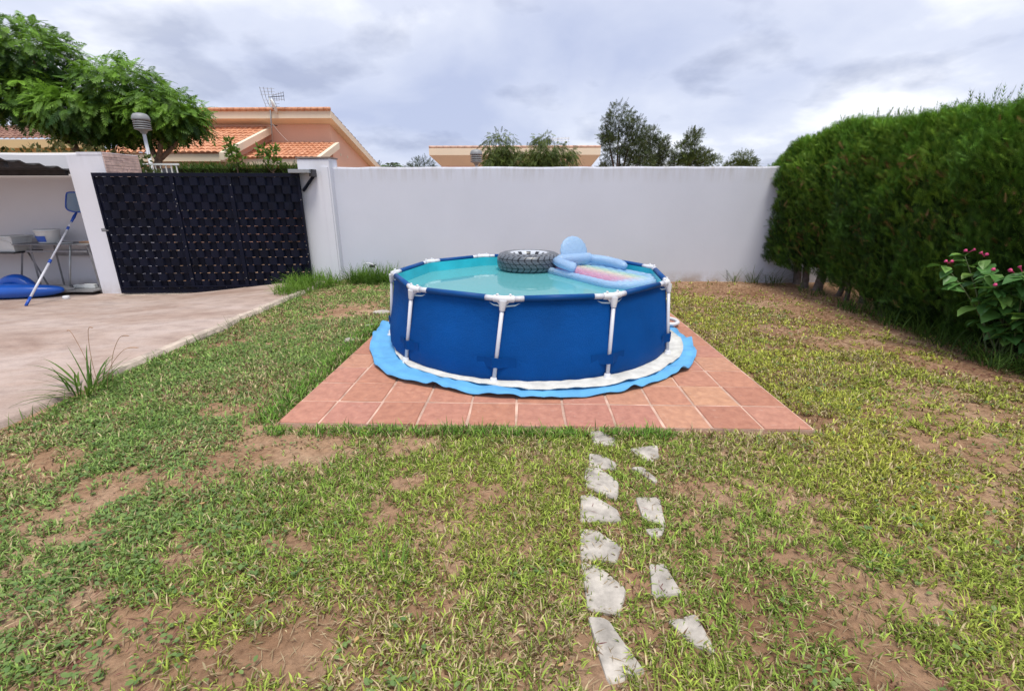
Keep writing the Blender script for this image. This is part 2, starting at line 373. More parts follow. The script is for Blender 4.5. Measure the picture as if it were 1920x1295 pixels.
def build_drive():
    ys = np.linspace(-3, 8.95, 160); us = np.concatenate([[0, .004], np.linspace(.02, 1, 26)])
    rows = []
    for y in ys:
        e = float(drive_edge(np.array([y]))[0])
        row = [(e+.004, y, float(drive_z(e, y))-.14)] + [((e-(e+15)*u), y, float(drive_z(e-(e+15)*u, y))-(.008 if u == 0 else 0)) for u in us]
        rows.append(row)
    mb = MB(); n = len(rows[0]); mb.grid(len(ys), n, lambda i, j: rows[i][j])
    o = mb.build('driveway', M['concrete'], None, True); tag(o, 'pinkish worn concrete driveway in front of the gate', None, kind='structure')
    # kerb strip along the drive edge, weathered, ends broken off near the big tuft
    kb = thing('kerb', (DRIVE_X, 5, 0), 'low cream concrete kerb between the driveway and the lawn', None, kind='structure')
    y = 3.72; k = 0
    while y < 8.3:
        ln = .5 if k else .62
        y1 = min(y+ln, 8.3); pts = []
        ny = 7; m = MB()
        prof = [(.075, -.16), (.07, -.02), (.05, .018), (.0, .022), (-.045, .016), (-.05, -.05)]
        def fn(i, j):
            yy = y+(y1-.006-y)*i/(ny-1); e = float(drive_edge(np.array([yy]))[0])
            jx = (random.random()-.5)*.012
            return (e+prof[j][0]+jx, yy, .035+prof[j][1]+(random.random()-.5)*.008)
        m.grid(ny, len(prof), fn)
        n = len(prof); m.f.append(tuple(range(n))); m.f.append(tuple(reversed(range((ny-1)*n, ny*n))))
        m.build('kerb_stone', M['kerb'], kb, False); y = y1; k += 1
M['kerb'] = simple('cream_kerb', (.43, .355, .29), .95, .4, 6, bmp=.5, bsc=40)
build_drive()

# ------------------------------------------------------------------ patio
PX = [-1.715, -1.42, -1.078, -.737, -.395, -.055, .29, .632, .955, 1.275, 1.62, 1.955]
PY = [2.87 + .368*k for k in range(0, 11)]
def build_patio():
    mb = MB(); mb.box((PX[0]+.006, PY[0]+.006, -.12), (PX[-1]+.004, PY[-1]+.02, .0245))
    base = mb.build('patio', M['grout'], None, False); tag(base, 'square terracotta tiled patio under the round pool', None, kind='structure')
    variants = []
    for vi in range(5):
        rr = random.Random(vi); m = MB(); hx, hy = .5, .5
        ring = []
        for (sx, sy) in ((-1,-1),(0,-1),(1,-1),(1,0),(1,1),(0,1),(-1,1),(-1,0)):
            ring.append((sx*.5+rr.uniform(-.012, .012), sy*.5+rr.uniform(-.012, .012)))
        low = [(x, y, 0) for x, y in ring]; mid = [(x*.992, y*.992, .8+rr.uniform(-.03, .03)) for x, y in ring]; top = [(x*.955, y*.955, 1+rr.uniform(-.06, .03)) for x, y in ring]
        m.v = low+mid+top+[(0, 0, 1.02)]
        for a in (0, 8):
            for k in range(8): m.f.append((a+k, a+(k+1) % 8, a+8+(k+1) % 8, a+8+k))
        for k in range(8): m.f.append((16+k, 16+(k+1) % 8, 24))
        me = m.mesh('tile', False); me.materials.append(M['tile']); variants.append(me)
    for i in range(len(PX)-1):
        for j in range(len(PY)-1):
            cx, cy = (PX[i]+PX[i+1])/2, (PY[j]+PY[j+1])/2
            if math.hypot(cx-.045, cy-5.05) < 1.15: continue      # below the pool floor, never seen
            o = bpy.data.objects.new('tile', variants[random.randrange(5)]); C.objects.link(o); setparent(o, base)
            g = .017
            o.location = (cx, cy, .012+random.uniform(-.0015, .0015)); o.scale = (PX[i+1]-PX[i]-g, PY[j+1]-PY[j]-g, .02)
            o.rotation_euler = (random.uniform(-.004, .004), random.uniform(-.004, .004), random.uniform(-.006, .006))
build_patio()

# ------------------------------------------------------------------ stepping stones
STONES = [[(.442,2.832),(.515,2.841),(.594,2.742),(.572,2.653),(.466,2.67)],[(.41,2.527),(.482,2.511),(.547,2.425),(.521,2.368),(.393,2.403)],
 [(.366,2.358),(.429,2.371),(.513,2.237),(.482,2.103),(.347,2.208)],[(.313,2.108),(.364,2.118),(.469,1.999),(.466,1.942),(.288,1.937)],
 [(.285,1.871),(.355,1.858),(.438,1.761),(.403,1.679),(.265,1.691)],[(.263,1.659),(.333,1.63),(.412,1.532),(.374,1.422),(.262,1.436)],
 [(.259,1.376),(.323,1.366),(.409,1.181),(.287,1.147)],[(.671,2.597),(.835,2.627),(.813,2.508),(.74,2.447)],
 [(.632,2.371),(.692,2.378),(.74,2.269),(.719,2.243)],[(.6,2.107),(.712,2.11),(.685,1.913),(.596,1.97)],
 [(.59,1.873),(.68,1.894),(.652,1.837),(.604,1.825)],[(.553,1.646),(.611,1.647),(.637,1.511),(.526,1.495)],[(.56,1.372),(.662,1.399),(.675,1.257),(.614,1.286)]]
def build_stones():
    root = thing('path', (.5, 2, 0), 'two rows of pale stepping stones sunk in the lawn', None, kind='structure')
    for pts in STONES:
        P = [Vector((x, y)) for x, y in pts]; a = sum((P[i-1].x*P[i].y-P[i].x*P[i-1].y) for i in range(len(P)))
        if a < 0: P.reverse()
        c = sum(P, Vector((0, 0)))/len(P)
        ring = []
        for i in range(len(P)):
            p, q = P[i], P[(i+1) % len(P)]
            for t in (0.06, .35, .65, .94):
                w = p.lerp(q, t); w = c+(w-c)*(1.15+random.uniform(-.04, .045)); ring.append(w)
        zt = float(ground_z(np.array([c.x]), np.array([c.y]))[0]) + .013
        n = len(ring); m = MB(); tx, ty = random.uniform(-.03, .03), random.uniform(-.03, .03)
        def zz(p): return zt + (p.x-c.x)*tx+(p.y-c.y)*ty
        m.v = [(p.x, p.y, zt-.07) for p in ring]+[(p.x, p.y, zz(p)-.008) for p in ring]+[(c.x+(p.x-c.x)*.95, c.y+(p.y-c.y)*.95, zz(p)+random.uniform(-.001, .001)) for p in ring]+[(c.x, c.y, zt+.001)]
        for b in (0, n):
            for k in range(n): m.f.append((b+k, b+(k+1) % n, b+n+(k+1) % n, b+n+k))
        for k in range(n): m.f.append((2*n+k, 2*n+(k+1) % n, 3*n))
        m.build('stepping_stone', M['stone'], root)
build_stones()

# ------------------------------------------------------------------ walls, pillars
def wall_mesh(x0, x1, y0, y1, z0, zt, nx=60, jag=.006):
    m = MB(); xs = [x0+(x1-x0)*i/nx for i in range(nx+1)]
    prof = lambda x: zt+(float(vnoise(np.array([x*3.]), np.array([1.]), 21)[0])-.5)*jag*2
    rows = [(0, z0, 0), (0, zt-.03, 1), (.015, zt, 2), (y1-y0-.015, zt, 2), (y1-y0, zt-.03, 1), (y1-y0, z0, 0)]
    m.grid(len(rows), nx+1, lambda i, j: (xs[j], y0+rows[i][0], rows[i][1] if rows[i][2] == 0 else rows[i][1]+prof(xs[j])-zt))
    n = nx+1
    m.f = [tuple(reversed(f)) for f in m.f]
    m.f.append(tuple(i*n for i in range(6))); m.f.append(tuple(reversed([i*n+nx for i in range(6)]))); return m
gw = wall_mesh(-3.42, 9.0, 8.72, 8.92, -.35, 2.0, 90).build('garden_wall', M['wall']); tag(gw, 'long white plastered garden wall behind the pool', 'wall')
p = thing('gate_pillar', (-3.68, 8.7, 0), 'white gate pillar joining the long wall, with a dark flat cap', 'pillar')
wall_mesh(-3.96, -3.405, 8.56, 8.93, -.35, 2.13, 6).build('pillar_shaft', M['pillar'], p)
MB().box((-3.975, 8.545, 2.135), (-3.39, 8.945, 2.158)).build('pillar_cap', M['cap'] if 'cap' in M else simple('grimy_cap', (.22, .17, .15), .9), p)
MB().box((-3.55, 8.535, -.2), (-3.43, 8.557, 1.99)).build('pillar_strip', M['pillar'], p)
p = thing('gate_pillar', (-7.4, 8.4, -.2), 'broad white gate pillar beside the carport, stepped at the top, stone clad on its side', 'pillar')
MB().box((-7.72, 8.22, -.4), (-7.10, 9.0, 2.17)).build('pillar_shaft', M['pillar'], p)
MB().box((-7.53, 8.215, 2.17), (-7.10, 9.0, 2.215)).build('pillar_top', M['pillar'], p)
cw = wall_mesh(-16, -7.722, 8.80, 8.98, -.5, 2.25, 30).build('carport_wall', M['carwall']); tag(cw, 'shaded grey plaster wall at the back of the carport', 'wall')
z = 1.2
while z < 2.20:
    h = random.uniform(.035, .06); y = 8.235
    while y < 9.0:
        w = min(random.uniform(.1, .26), 9.0-y)
        if w > .02: MB().box((-7.10, y, z), (-7.10+random.uniform(.006, .016), y+w-.005, min(z+h-.005, 2.205))).build('cladding_stone', M['cladding'], p)
        y += w
    z += h
p = thing('neighbour_wall', (-11, 9.6, -.3), 'cream neighbour wall with a flat coping seen above the carport', 'wall')
MB().box((-16, 9.55, -.5), (-8.6, 9.72, 2.26)).build('wall_panel', M['cream'], p)
MB().box((-16, 9.5, 2.262), (-8.55, 9.77, 2.315)).build('coping', M['cream'], p)

# ------------------------------------------------------------------ carport roof
def build_carport():
    p = thing('carport_roof', (-8, 8.7, 1.93), 'dark corrugated carport roof sheet at the left edge', 'roof')
    ny = 90; y0, y1 = 7.0, 8.78
    def zf(y, t):
        w = (math.cos(2*PI*(y-8.7)/.30)*.5+.5)**2.2
        return 1.90+(8.78-y)*.088+.032*w+t
    m = MB(); m.grid(ny, 2, lambda i, j: (-7.80 if j else -12, y0+(y1-y0)*i/(ny-1), zf(y0+(y1-y0)*i/(ny-1), 0)))
    n = len(m.v); m.grid(ny, 2, lambda i, j: (-7.80 if j else -12, y0+(y1-y0)*i/(ny-1), zf(y0+(y1-y0)*i/(ny-1), -.014)))
    for i in range(ny-1): m.f.append((2*i+1, 2*i+3, n+2*i+3, n+2*i+1))
    for i in range(1): m.f.append((0, 1, n+1, n))
    m.build('corrugated_sheet', M['corr'], p, True)
    for y in (7.35, 8.3):
        MB().box((-12, y-.03, 1.90+(8.78-y)*.088-.095), (-7.86, y+.03, 1.90+(8.78-y)*.088-.017)).build('purlin', M['corr'], p)
    MB().box((-11.9, 7.1, -.2), (-11.8, 7.2, 2.02)).build('post', M['grey_steel'], p)
build_carport()

# ------------------------------------------------------------------ gate
def build_gate():
    A = Vector((-7.24, 8.10)); B = Vector((-3.90, 8.44)); D = (B-A); Lg = D.length; D.normalize(); Nn = Vector((D.y, -D.x))   # towards the camera
    z0, z1 = -.15, 1.885
    p = thing('sliding_gate', ((A.x+B.x)/2, (A.y+B.y)/2, z0), 'navy black sliding gate of woven metal strips in three panels', 'gate')
    def P(s, n, z): q = A+D*s+Nn*n; return (q.x, q.y, z)
    def sbox(m, s0, s1, n0, n1, za, zb):
        m.prism([P(s0, n1, 0)[:2], P(s1, n1, 0)[:2], P(s1, n0, 0)[:2], P(s0, n0, 0)[:2]], za, zb); return m
    def rail(s0, s1, za, zb, name='frame_rail', n0=-.028, n1=.028): sbox(MB(), s0, s1, n0, n1, za, zb).build(name, M['gate'], p, bevel=.003)
    rail(0, Lg, z1-.06, z1, 'top_rail'); rail(0, Lg, z0, z0+.075, 'bottom_rail'); rail(.05, Lg-.05, z0+.10, z0+.125, 'lower_bar', .034, .048)
    cuts = [0, .375*Lg, .655*Lg, Lg]
    for k, s in enumerate(cuts):
        a = max(0, s-.032); b = min(Lg, s+.032)
        rail(a, b, z0+.0755, z1-.0605, 'stile')
    for k in range(3):
        s0, s1 = cuts[k]+.032, cuts[k+1]-.032; w = s1-s0; nb = max(2, round(w/.132)); pitch = w/nb
        straps = [s0+(i+.5)*pitch for i in range(nb)]
        for s in straps:
            sbox(MB(), s-.034, s+.034, -.019, -.013, z0+.0755, z1-.0605).build('vertical_strap', M['gate'], p)
        rows = 14; za, zb = z0+.078, z1-.065; h = (zb-za)/rows
        for r in range(rows):
            lo = za+r*h; top = zb-(rows-1-r)*h
            gap = random.choice([.002, .004, .006, .009]) if 1 <= r <= 8 else random.choice([.0005, .001, .003])
            m = MB(); ns = nb*6+1; par = (r+k) % 2
            zl, zh = lo+gap*.5, lo+h-gap*.5
            def yoff(s):
                ph = (s-s0)/pitch-.5; v = math.cos(PI*ph)*(1 if par == 0 else -1)+.32
                v = math.copysign(min(1, abs(v))**.5, v)
                e = min(1, min(s-s0, s1-s)/(pitch*.4)); return (.030 if v > 0 else .034)*v*max(.15, e)
            jit = [random.uniform(-.0012, .0012) for _ in range(ns)]
            for i in range(ns):
                s = s0+w*i/(ns-1); y = yoff(s)
                m.v += [P(s, y+.0022, zl+jit[i]), P(s, y+.0022, zh+jit[i]), P(s, y-.0022, zh+jit[i]), P(s, y-.0022, zl+jit[i])]
            for i in range(ns-1):
                a = 4*i
                for q in range(4): m.f.append((a+q, a+4+q, a+4+(q+1) % 4, a+(q+1) % 4))
            m.build('woven_strip', M['gate'], p)
        # white paint-chipped rivets beside the stiles
    m = MB(); m.prism([P(-.05, .045, 0)[:2], P(.02, .045, 0)[:2], P(.02, .03, 0)[:2], P(-.05, .03, 0)[:2]], .93, .985); m.tube([P(.0, .04, .955), P(.0, .075, .955), P(.09, .08, .95)], .009, 8); m.build('gate_handle', M['grey_steel'], p)
    for s in (cuts[1], cuts[2], Lg-.016, cuts[1]+.02):
        z = z0+.25
        while z < z1-.1:
            if random.random() < .45:
                q = P(s+random.uniform(-.01, .01), .029, z); MB().lathe([(0, .004), (.007, .003), (.009, 0)], (0, 0, 0), 8).xform(Matrix.Translation(q) @ Matrix.Rotation(R(90)+0, 4, 'X')).build('rivet', M['rivet'], p)
            z += random.uniform(.1, .2)
    g = thing('gate_guide', (-3.86, 8.45, 1.7), 'galvanised gate guide bracket at the top of the right pillar', 'bracket')
    MB().box((-4.02, 8.30, 1.885), (-3.66, 8.555, 1.945)).build('guide_channel', M['galv'], g, bevel=.006)
    MB().box((-3.70, 8.38, 1.83), (-3.63, 8.535, 1.95)).build('end_block', M['dark'], g, bevel=.006)
    MB().tube([(-3.66, 8.50, 1.86), (-3.89, 8.50, 1.60)], .028, 4).build('brace', M['gate'], g)
    tr = MB().box((-7.2, 8.05, -.215), (-3.7, 8.5, -.172)); 
    st = tag(MB().prism([(-7.3, 8.02), (-3.72, 8.36), (-3.72, 8.56), (-7.3, 8.22)], -.3, [-.172, -.155, -.155, -.172]).build('gate_track_strip', M['kerb']), 'low concrete strip carrying the rail below the sliding gate', 'track')
M['rivet'] = simple('pale_rivet', (.2, .19, .18), .5)
build_gate()

# ------------------------------------------------------------------ pool
PC = (.045, 5.05); PR = 1.445; RIM = .745; WZ = .622
ANG = [-173, -135.5, -98.5, -62, -26, 12.5, 47, 81, 115.5, 149.5]
def polar(r, a, z): return (PC[0]+r*math.cos(a), PC[1]+r*math.sin(a), z)
def rim_pt(a_deg):      # straight beams between the tee joints
    a = a_deg % 360; A = sorted([x % 360 for x in ANG]); A2 = A+[A[0]+360]
    if a < A[0]: a += 360
    for i in range(len(A)):
        if A2[i] <= a <= A2[i+1]:
            p = Vector(polar(PR, R(A2[i]), RIM)); q = Vector(polar(PR, R(A2[i+1]), RIM))
            d = Vector((math.cos(R(a)), math.sin(R(a)), 0)); c = Vector((PC[0], PC[1], RIM)); e = q-p
            den = d.x*(-e.y)+d.y*e.x; w = p-c
            t = (w.x*(-e.y)+w.y*e.x)/den; return t
    return PR
def build_pool():
    def sheet(name, mat, rbase, amp, z, seed, label, cat, inner, sag):
        nu, nv = 360, 9
        rr = [(fbm(np.array([math.cos(2*PI*i/nu)*3+9]), np.array([math.sin(2*PI*i/nu)*3+9]), seed, 3)[0]-.5)*2 for i in range(nu)]
        rk = [(vnoise(np.array([math.cos(2*PI*i/nu)*11+30]), np.array([math.sin(2*PI*i/nu)*11+30]), seed+5)[()][0]-.5)*2 for i in range(nu)]
        def fn(i, j):
            t = j/(nv-1); a = 2*PI*i/nu; r = inner+(rbase+amp*rr[i]-inner)*t
            zz = z+abs(rk[i])*sag*t**1.5*(1 if t < 1 else .85)+sag*.35*max(0, math.sin(a*23+rr[i]*6))*t
            q = polar(r, a, zz); sh = .075 if name == 'cotton_sheet' else .02
            fold = sum(h*math.exp(-(((a-R(d)+PI) % (2*PI)-PI)/w)**2) for d, w, h in ((-147, .035, .05), (-118, .03, .03), (-96, .05, .02), (-62, .035, .045), (-40, .03, .05), (-22, .04, .04), (-8, .03, .05), (-165, .05, .04), (170, .05, .04)))*t**9
            return (q[0]+sh*t, q[1]-.05*t, q[2]+(fold if name == 'foam_sheet' else fold*.3))
        m = MB(); m.grid(nu, nv, fn, closed_u=True); o = m.build(name, mat, None, True)
        sm = o.modifiers.new('thick', 'SOLIDIFY'); sm.thickness = .005; sm.offset = -1
        return tag(o, label, cat)
    sheet('foam_sheet', M['tarp'], 1.735, .085, .042, 3, 'light blue foam sheet with a wavy edge spread under the pool', 'ground sheet', .9, .034)
    sheet('cotton_sheet', M['white_sheet'], 1.565, .05, .066, 8, 'crumpled white sheet lying between the pool and the blue sheet', 'ground sheet', .9, .010)
    p = thing('swimming_pool', (PC[0], PC[1], .05), 'round blue frame pool with white legs on the terracotta patio', 'pool')
    # outer liner: bulges between the legs
    nu = 200; zs = [.055, .075, .12, .2, .32, .45, .57, .66, .70, .725]
    A = sorted([R(x % 360) for x in ANG])
    def legdist(a):
        a %= 2*PI; return min(abs((a-x+PI) % (2*PI)-PI) for x in A)
    m = MB()
    def fo(i, j):
        a = 2*PI*i/nu; t = (zs[j]-.055)/(.725-.055); rt = rim_pt(math.degrees(a))-.004
        rb = 1.492; r = rb+(rt-rb)*smooth01(np.array([t*1.15-.1]))[()]+.018*math.sin(PI*min(1, t*1.1))**1.0*(1-t)
        r += .014*math.sin(PI*t)*math.sin(legdist(a)*5+.3)+.006*(vnoise(np.array([a*9.]), np.array([t*2.5]), 19)[0]-.5)*(1-t)+.004*math.sin(a*37+3*math.sin(a*5))*max(0, .35-t)/.35
        if j == 0: r -= .03
        if j == 1: r -= .008
        return polar(r, a, zs[j])
    m.grid(nu, len(zs), fo, closed_u=True)
    o = m.build('liner', M['liner'], p, True)
    m = MB(); zi = [.055, .3, .5, .6, .66, .70, .735]
    m.grid(nu, len(zi), lambda i, j: polar(min(rim_pt(360*i/nu)-.03, 1.405+.0*j), 2*PI*i/nu, zi[j]), closed_u=True)
    c = len(m.v); m.v.append((PC[0], PC[1], .055))
    for i in range(nu): m.f.append((c, ((i+1) % nu)*len(zi), i*len(zi)))
    m.build('inner_liner', M['inner'], p, True)
    # water
    m = MB(); m.v = [polar(min(rim_pt(360*i/nu)-.031, 1.404), 2*PI*i/nu, WZ) for i in range(nu)]; m.f = [tuple(range(nu))]
    m.build('water', M['water'], p)
    # rim beams, joints, legs
    N = len(ANG)
    for k in range(N):
        a0, a1 = R(ANG[k]), R(ANG[(k+1) % N]) if k < N-1 else R(ANG[0]+360)
        P0, P1 = Vector(polar(PR, a0, RIM)), Vector(polar(PR, a1, RIM)); d = (P1-P0).normalized()
        b = MB().tube([P0+d*.165, P1-d*.165], .0255, 14).build('rim_beam', M['beam_sleeve'], p, True)
    for k in range(N):
        a = R(ANG[k]); P0 = Vector(polar(PR, a, RIM))
        pa = Vector(polar(PR, R(ANG[k-1]), RIM)); pb = Vector(polar(PR, R(ANG[(k+1) % N]), RIM))
        da, db = (pa-P0).normalized(), (pb-P0).normalized()
        t = MB()
        t.tube([P0+da*.085, P0+da*.03, P0, P0+db*.03, P0+db*.085], .0285, 14)
        out = Vector((math.cos(a), math.sin(a), 0)); foot = Vector(polar(PR+.08, a-R(2.7), .06)); top = P0+out*.012+Vector((0, 0, -.01))
        ax = (foot-top).normalized()
        t.tube([top, top+ax*.04, top+ax*.075, top+ax*.08], [.032, .028, .0225, .0215], 12)
        # web either side of the socket
        for d in (da, db):
            w = d*.06; th = out*.010; a1_, a2_, a3_ = P0+w+ax*.02, P0+ax*.07, P0+ax*.01
            n = len(t.v); t.v += [tuple(q+th) for q in (a1_, a2_, a3_)]+[tuple(q-th) for q in (a1_, a2_, a3_)]
            t.f += [(n, n+1, n+2), (n+5, n+4, n+3), (n, n+3, n+4, n+1), (n+1, n+4, n+5, n+2), (n+2, n+5, n+3, n)]
        tj = t.build('tee_joint', M['white_plastic'], p, True)
        sm = tj.modifiers.new('es', 'EDGE_SPLIT'); sm.split_angle = R(45)
        for d, nm in ((da, 'a'), (db, 'b')):
            MB().tube([P0+d*.08, P0+d*.175], .0225, 14).build('rim_tube', M['white_paint'], p, True)
            cc = P0+d*.055+Vector((0, 0, .031)); MB().lathe([(.012, -.004), (.011, .006), (.007, .010), (0, .011)], cc, 10).build('spring_button', M['white_plastic'], tj, True)
        # pale sleeve opening below the joint
        lip = MB(); inn = -out
        lp = [P0+da*.16+Vector((0,0,-.025)), P0+da*.09+Vector((0,0,-.055)), P0+Vector((0,0,-.06)), P0+db*.09+Vector((0,0,-.055)), P0+db*.16+Vector((0,0,-.025))]
        lip.tube([q+out*-.012 for q in lp], [.006, .012, .013, .012, .006], 6); lip.build('sleeve_flap', M['flap'], p, True)
        MB().tube([top+ax*.07, foot+Vector((0, 0, .0))], .0165, 12).build('leg', M['white_paint'], p, True)
        MB().lathe([(.052, 0), (.052, .008), (.032, .016), (.027, .05), (.0245, .055)], (foot.x, foot.y, .052), 16).build('foot_cap', M['white_plastic'], p, True)
        # strap that holds the leg to the liner
        s = MB(); zc, h = .235, .085; tan = Vector((-math.sin(a), math.cos(a), 0)); lp_ = top+(foot-top)*((top.z-zc)/(top.z-foot.z))
        pr = []
        for t_ in (-.16, -.10, -.045, -.026, 0, .026, .045, .10, .16):
            aa = a-R(2.0)+t_/1.45; rl = 1.462 if abs(t_) > .05 else None
            q = Vector(polar(1.497, aa, zc)) if abs(t_) > .08 else (lp_+tan*t_+out*(.022 if abs(t_) < .03 else .006))
            pr.append(q)
        s.grid(len(pr), 2, lambda i, j: pr[i]+Vector((0, 0, (j-.5)*h+(random.random()-.5)*.006)))
        so = s.build('leg_strap', M['strap'], p); sm = so.modifiers.new('thick', 'SOLIDIFY'); sm.thickness = .003; sm.offset = 1
    MB().tube([(PC[0]+1.40, PC[1]-.02, .30), (PC[0]+1.49, PC[1]-.02, .30)], [.05, .05], 14).build('inlet_fitting', M['white_plastic'], p, True)
M['flap'] = simple('pale_aqua_flap', (.50, .66, .74), .5)
build_pool()
hp = [(1.50, 5.04, .30), (1.56, 5.10, .29), (1.60, 5.25, .22), (1.58, 5.45, .12), (1.60, 5.60, .085), (1.72, 5.68, .08), (1.82, 5.60, .08), (1.83, 5.45, .08), (1.74, 5.36, .082), (1.62, 5.42, .085), (1.55, 5.6, .085), (1.6, 5.85, .085), (1.68, 6.2, .07)]
def spline(P, n=6):
    P = [Vector(q) for q in P]; out = []
    for i in range(len(P)-1):
        p0, p1, p2, p3 = P[max(i-1, 0)], P[i], P[i+1], P[min(i+2, len(P)-1)]
        for k in range(n):
            t = k/n; out.append(.5*((2*p1)+(p2-p0)*t+(2*p0-5*p1+4*p2-p3)*t*t+(3*p1-p0-3*p2+p3)*t**3))
    out.append(P[-1]); return out
tag(MB().tube(spline(hp, 8), .023, 12).build('pump_hose', M['white_plastic'], None, True), 'white filter hose looping on the blue sheet right of the pool', 'hose')

# ------------------------------------------------------------------ tyre-print swim ring
def build_ring():
    c = (.045, 6.02, WZ+.108); Rm, ra, rb = .285, .118, .112
    nu, nv = 330, 72
    u = np.arange(nu)/nu; v = np.arange(nv)/nv; U, Vv = np.meshgrid(u, v, indexing='ij')
    th = 2*PI*U; ph = 2*PI*Vv                         # ph 0 = outermost, pi/2 = top
    ca, sa = np.cos(ph), np.sin(ph)
    sq = (np.abs(ca)**4+np.abs(sa)**4)**(-.25); sq = .45+.55*sq
    pk = 1+.012*np.sin(th*26)*np.exp(-((ph-PI/2)/.5)**2)
    r = Rm+ra*ca*sq; z = rb*sa*sq*pk
    X = c[0]+r*np.cos(th); Y = c[1]+r*np.sin(th); Z = c[2]+z
    deg = np.degrees(ph); deg = np.where(deg > 180, deg-360, deg)
    base = np.array([.085, .095, .11]); col = np.tile(base, (nu, nv, 1)); blk = np.array([.006, .007, .010]); lt = np.array([.12, .132, .155])
    nb = 31
    tread = (deg > -62) & (deg < 52)
    band = np.abs(deg)                      # chevrons
    x = (U*nb+np.where(np.abs(deg) < 24, deg/40, np.sign(deg)*(.6-(np.abs(deg)-24)/55))) % 1.0
    groove = (x < .22) | (np.abs(np.abs(deg)-24) < 2.6) | (np.abs(deg) < 2.0)
    col[tread] = lt; inner = tread & (x > .42) & (x < .78) & (np.abs(np.abs(deg)-13) < 5); col[inner] = lt*.62
    col[tread & groove] = blk
    z2 = (deg >= 52) & (deg < 64); lug = ((U*nb*1.0+.3) % 1) < .5; col[z2 & lug] = lt*1.25; col[z2 & ~lug] = blk
    side = (deg >= 64) & (deg < 112); col[side] = base*.9
    ringl = side & ((np.abs(deg-72) < 1.6) | (np.abs(deg-105) < 2)); col[ringl] = np.array([.26, .28, .31])
    rim = (deg >= 112) & (deg < 176); col[rim] = np.array([.50, .53, .58])
    holes = (deg > 126) & (deg < 160) & (((U*10) % 1) > .3) & (((U*10) % 1) < .75); col[holes] = blk*1.5
    col[(deg < -62)] = blk
    verts = np.stack([X, Y, Z], -1).reshape(-1, 3); cols = col.reshape(-1, 3)
    i, j = np.meshgrid(np.arange(nu), np.arange(nv), indexing='ij')
    f = np.stack([i*nv+j, ((i+1) % nu)*nv+j, ((i+1) % nu)*nv+(j+1) % nv, i*nv+(j+1) % nv], -1).reshape(-1, 4)
    m, nt, N, L, B = new_mat('tyre_print_vinyl'); a = N.new('ShaderNodeAttribute'); a.attribute_name = 'Col'
    L.new(a.outputs['Color'], B.inputs['Base Color']); B.inputs['Roughness'].default_value = .33
    p = thing('swim_ring', (c[0], c[1], WZ), 'inflatable swim ring printed like a black tyre floating at the pool back', 'swim ring')
    np_mesh('ring_tube', verts, f, m, cols, p, True)
    MB().lathe([(.016, 0), (.016, .018), (.009, .022), (0, .022)], (c[0]+.2, c[1]+.14, c[2]+.085), 12).build('valve', M['dark'], p, True)
build_ring()

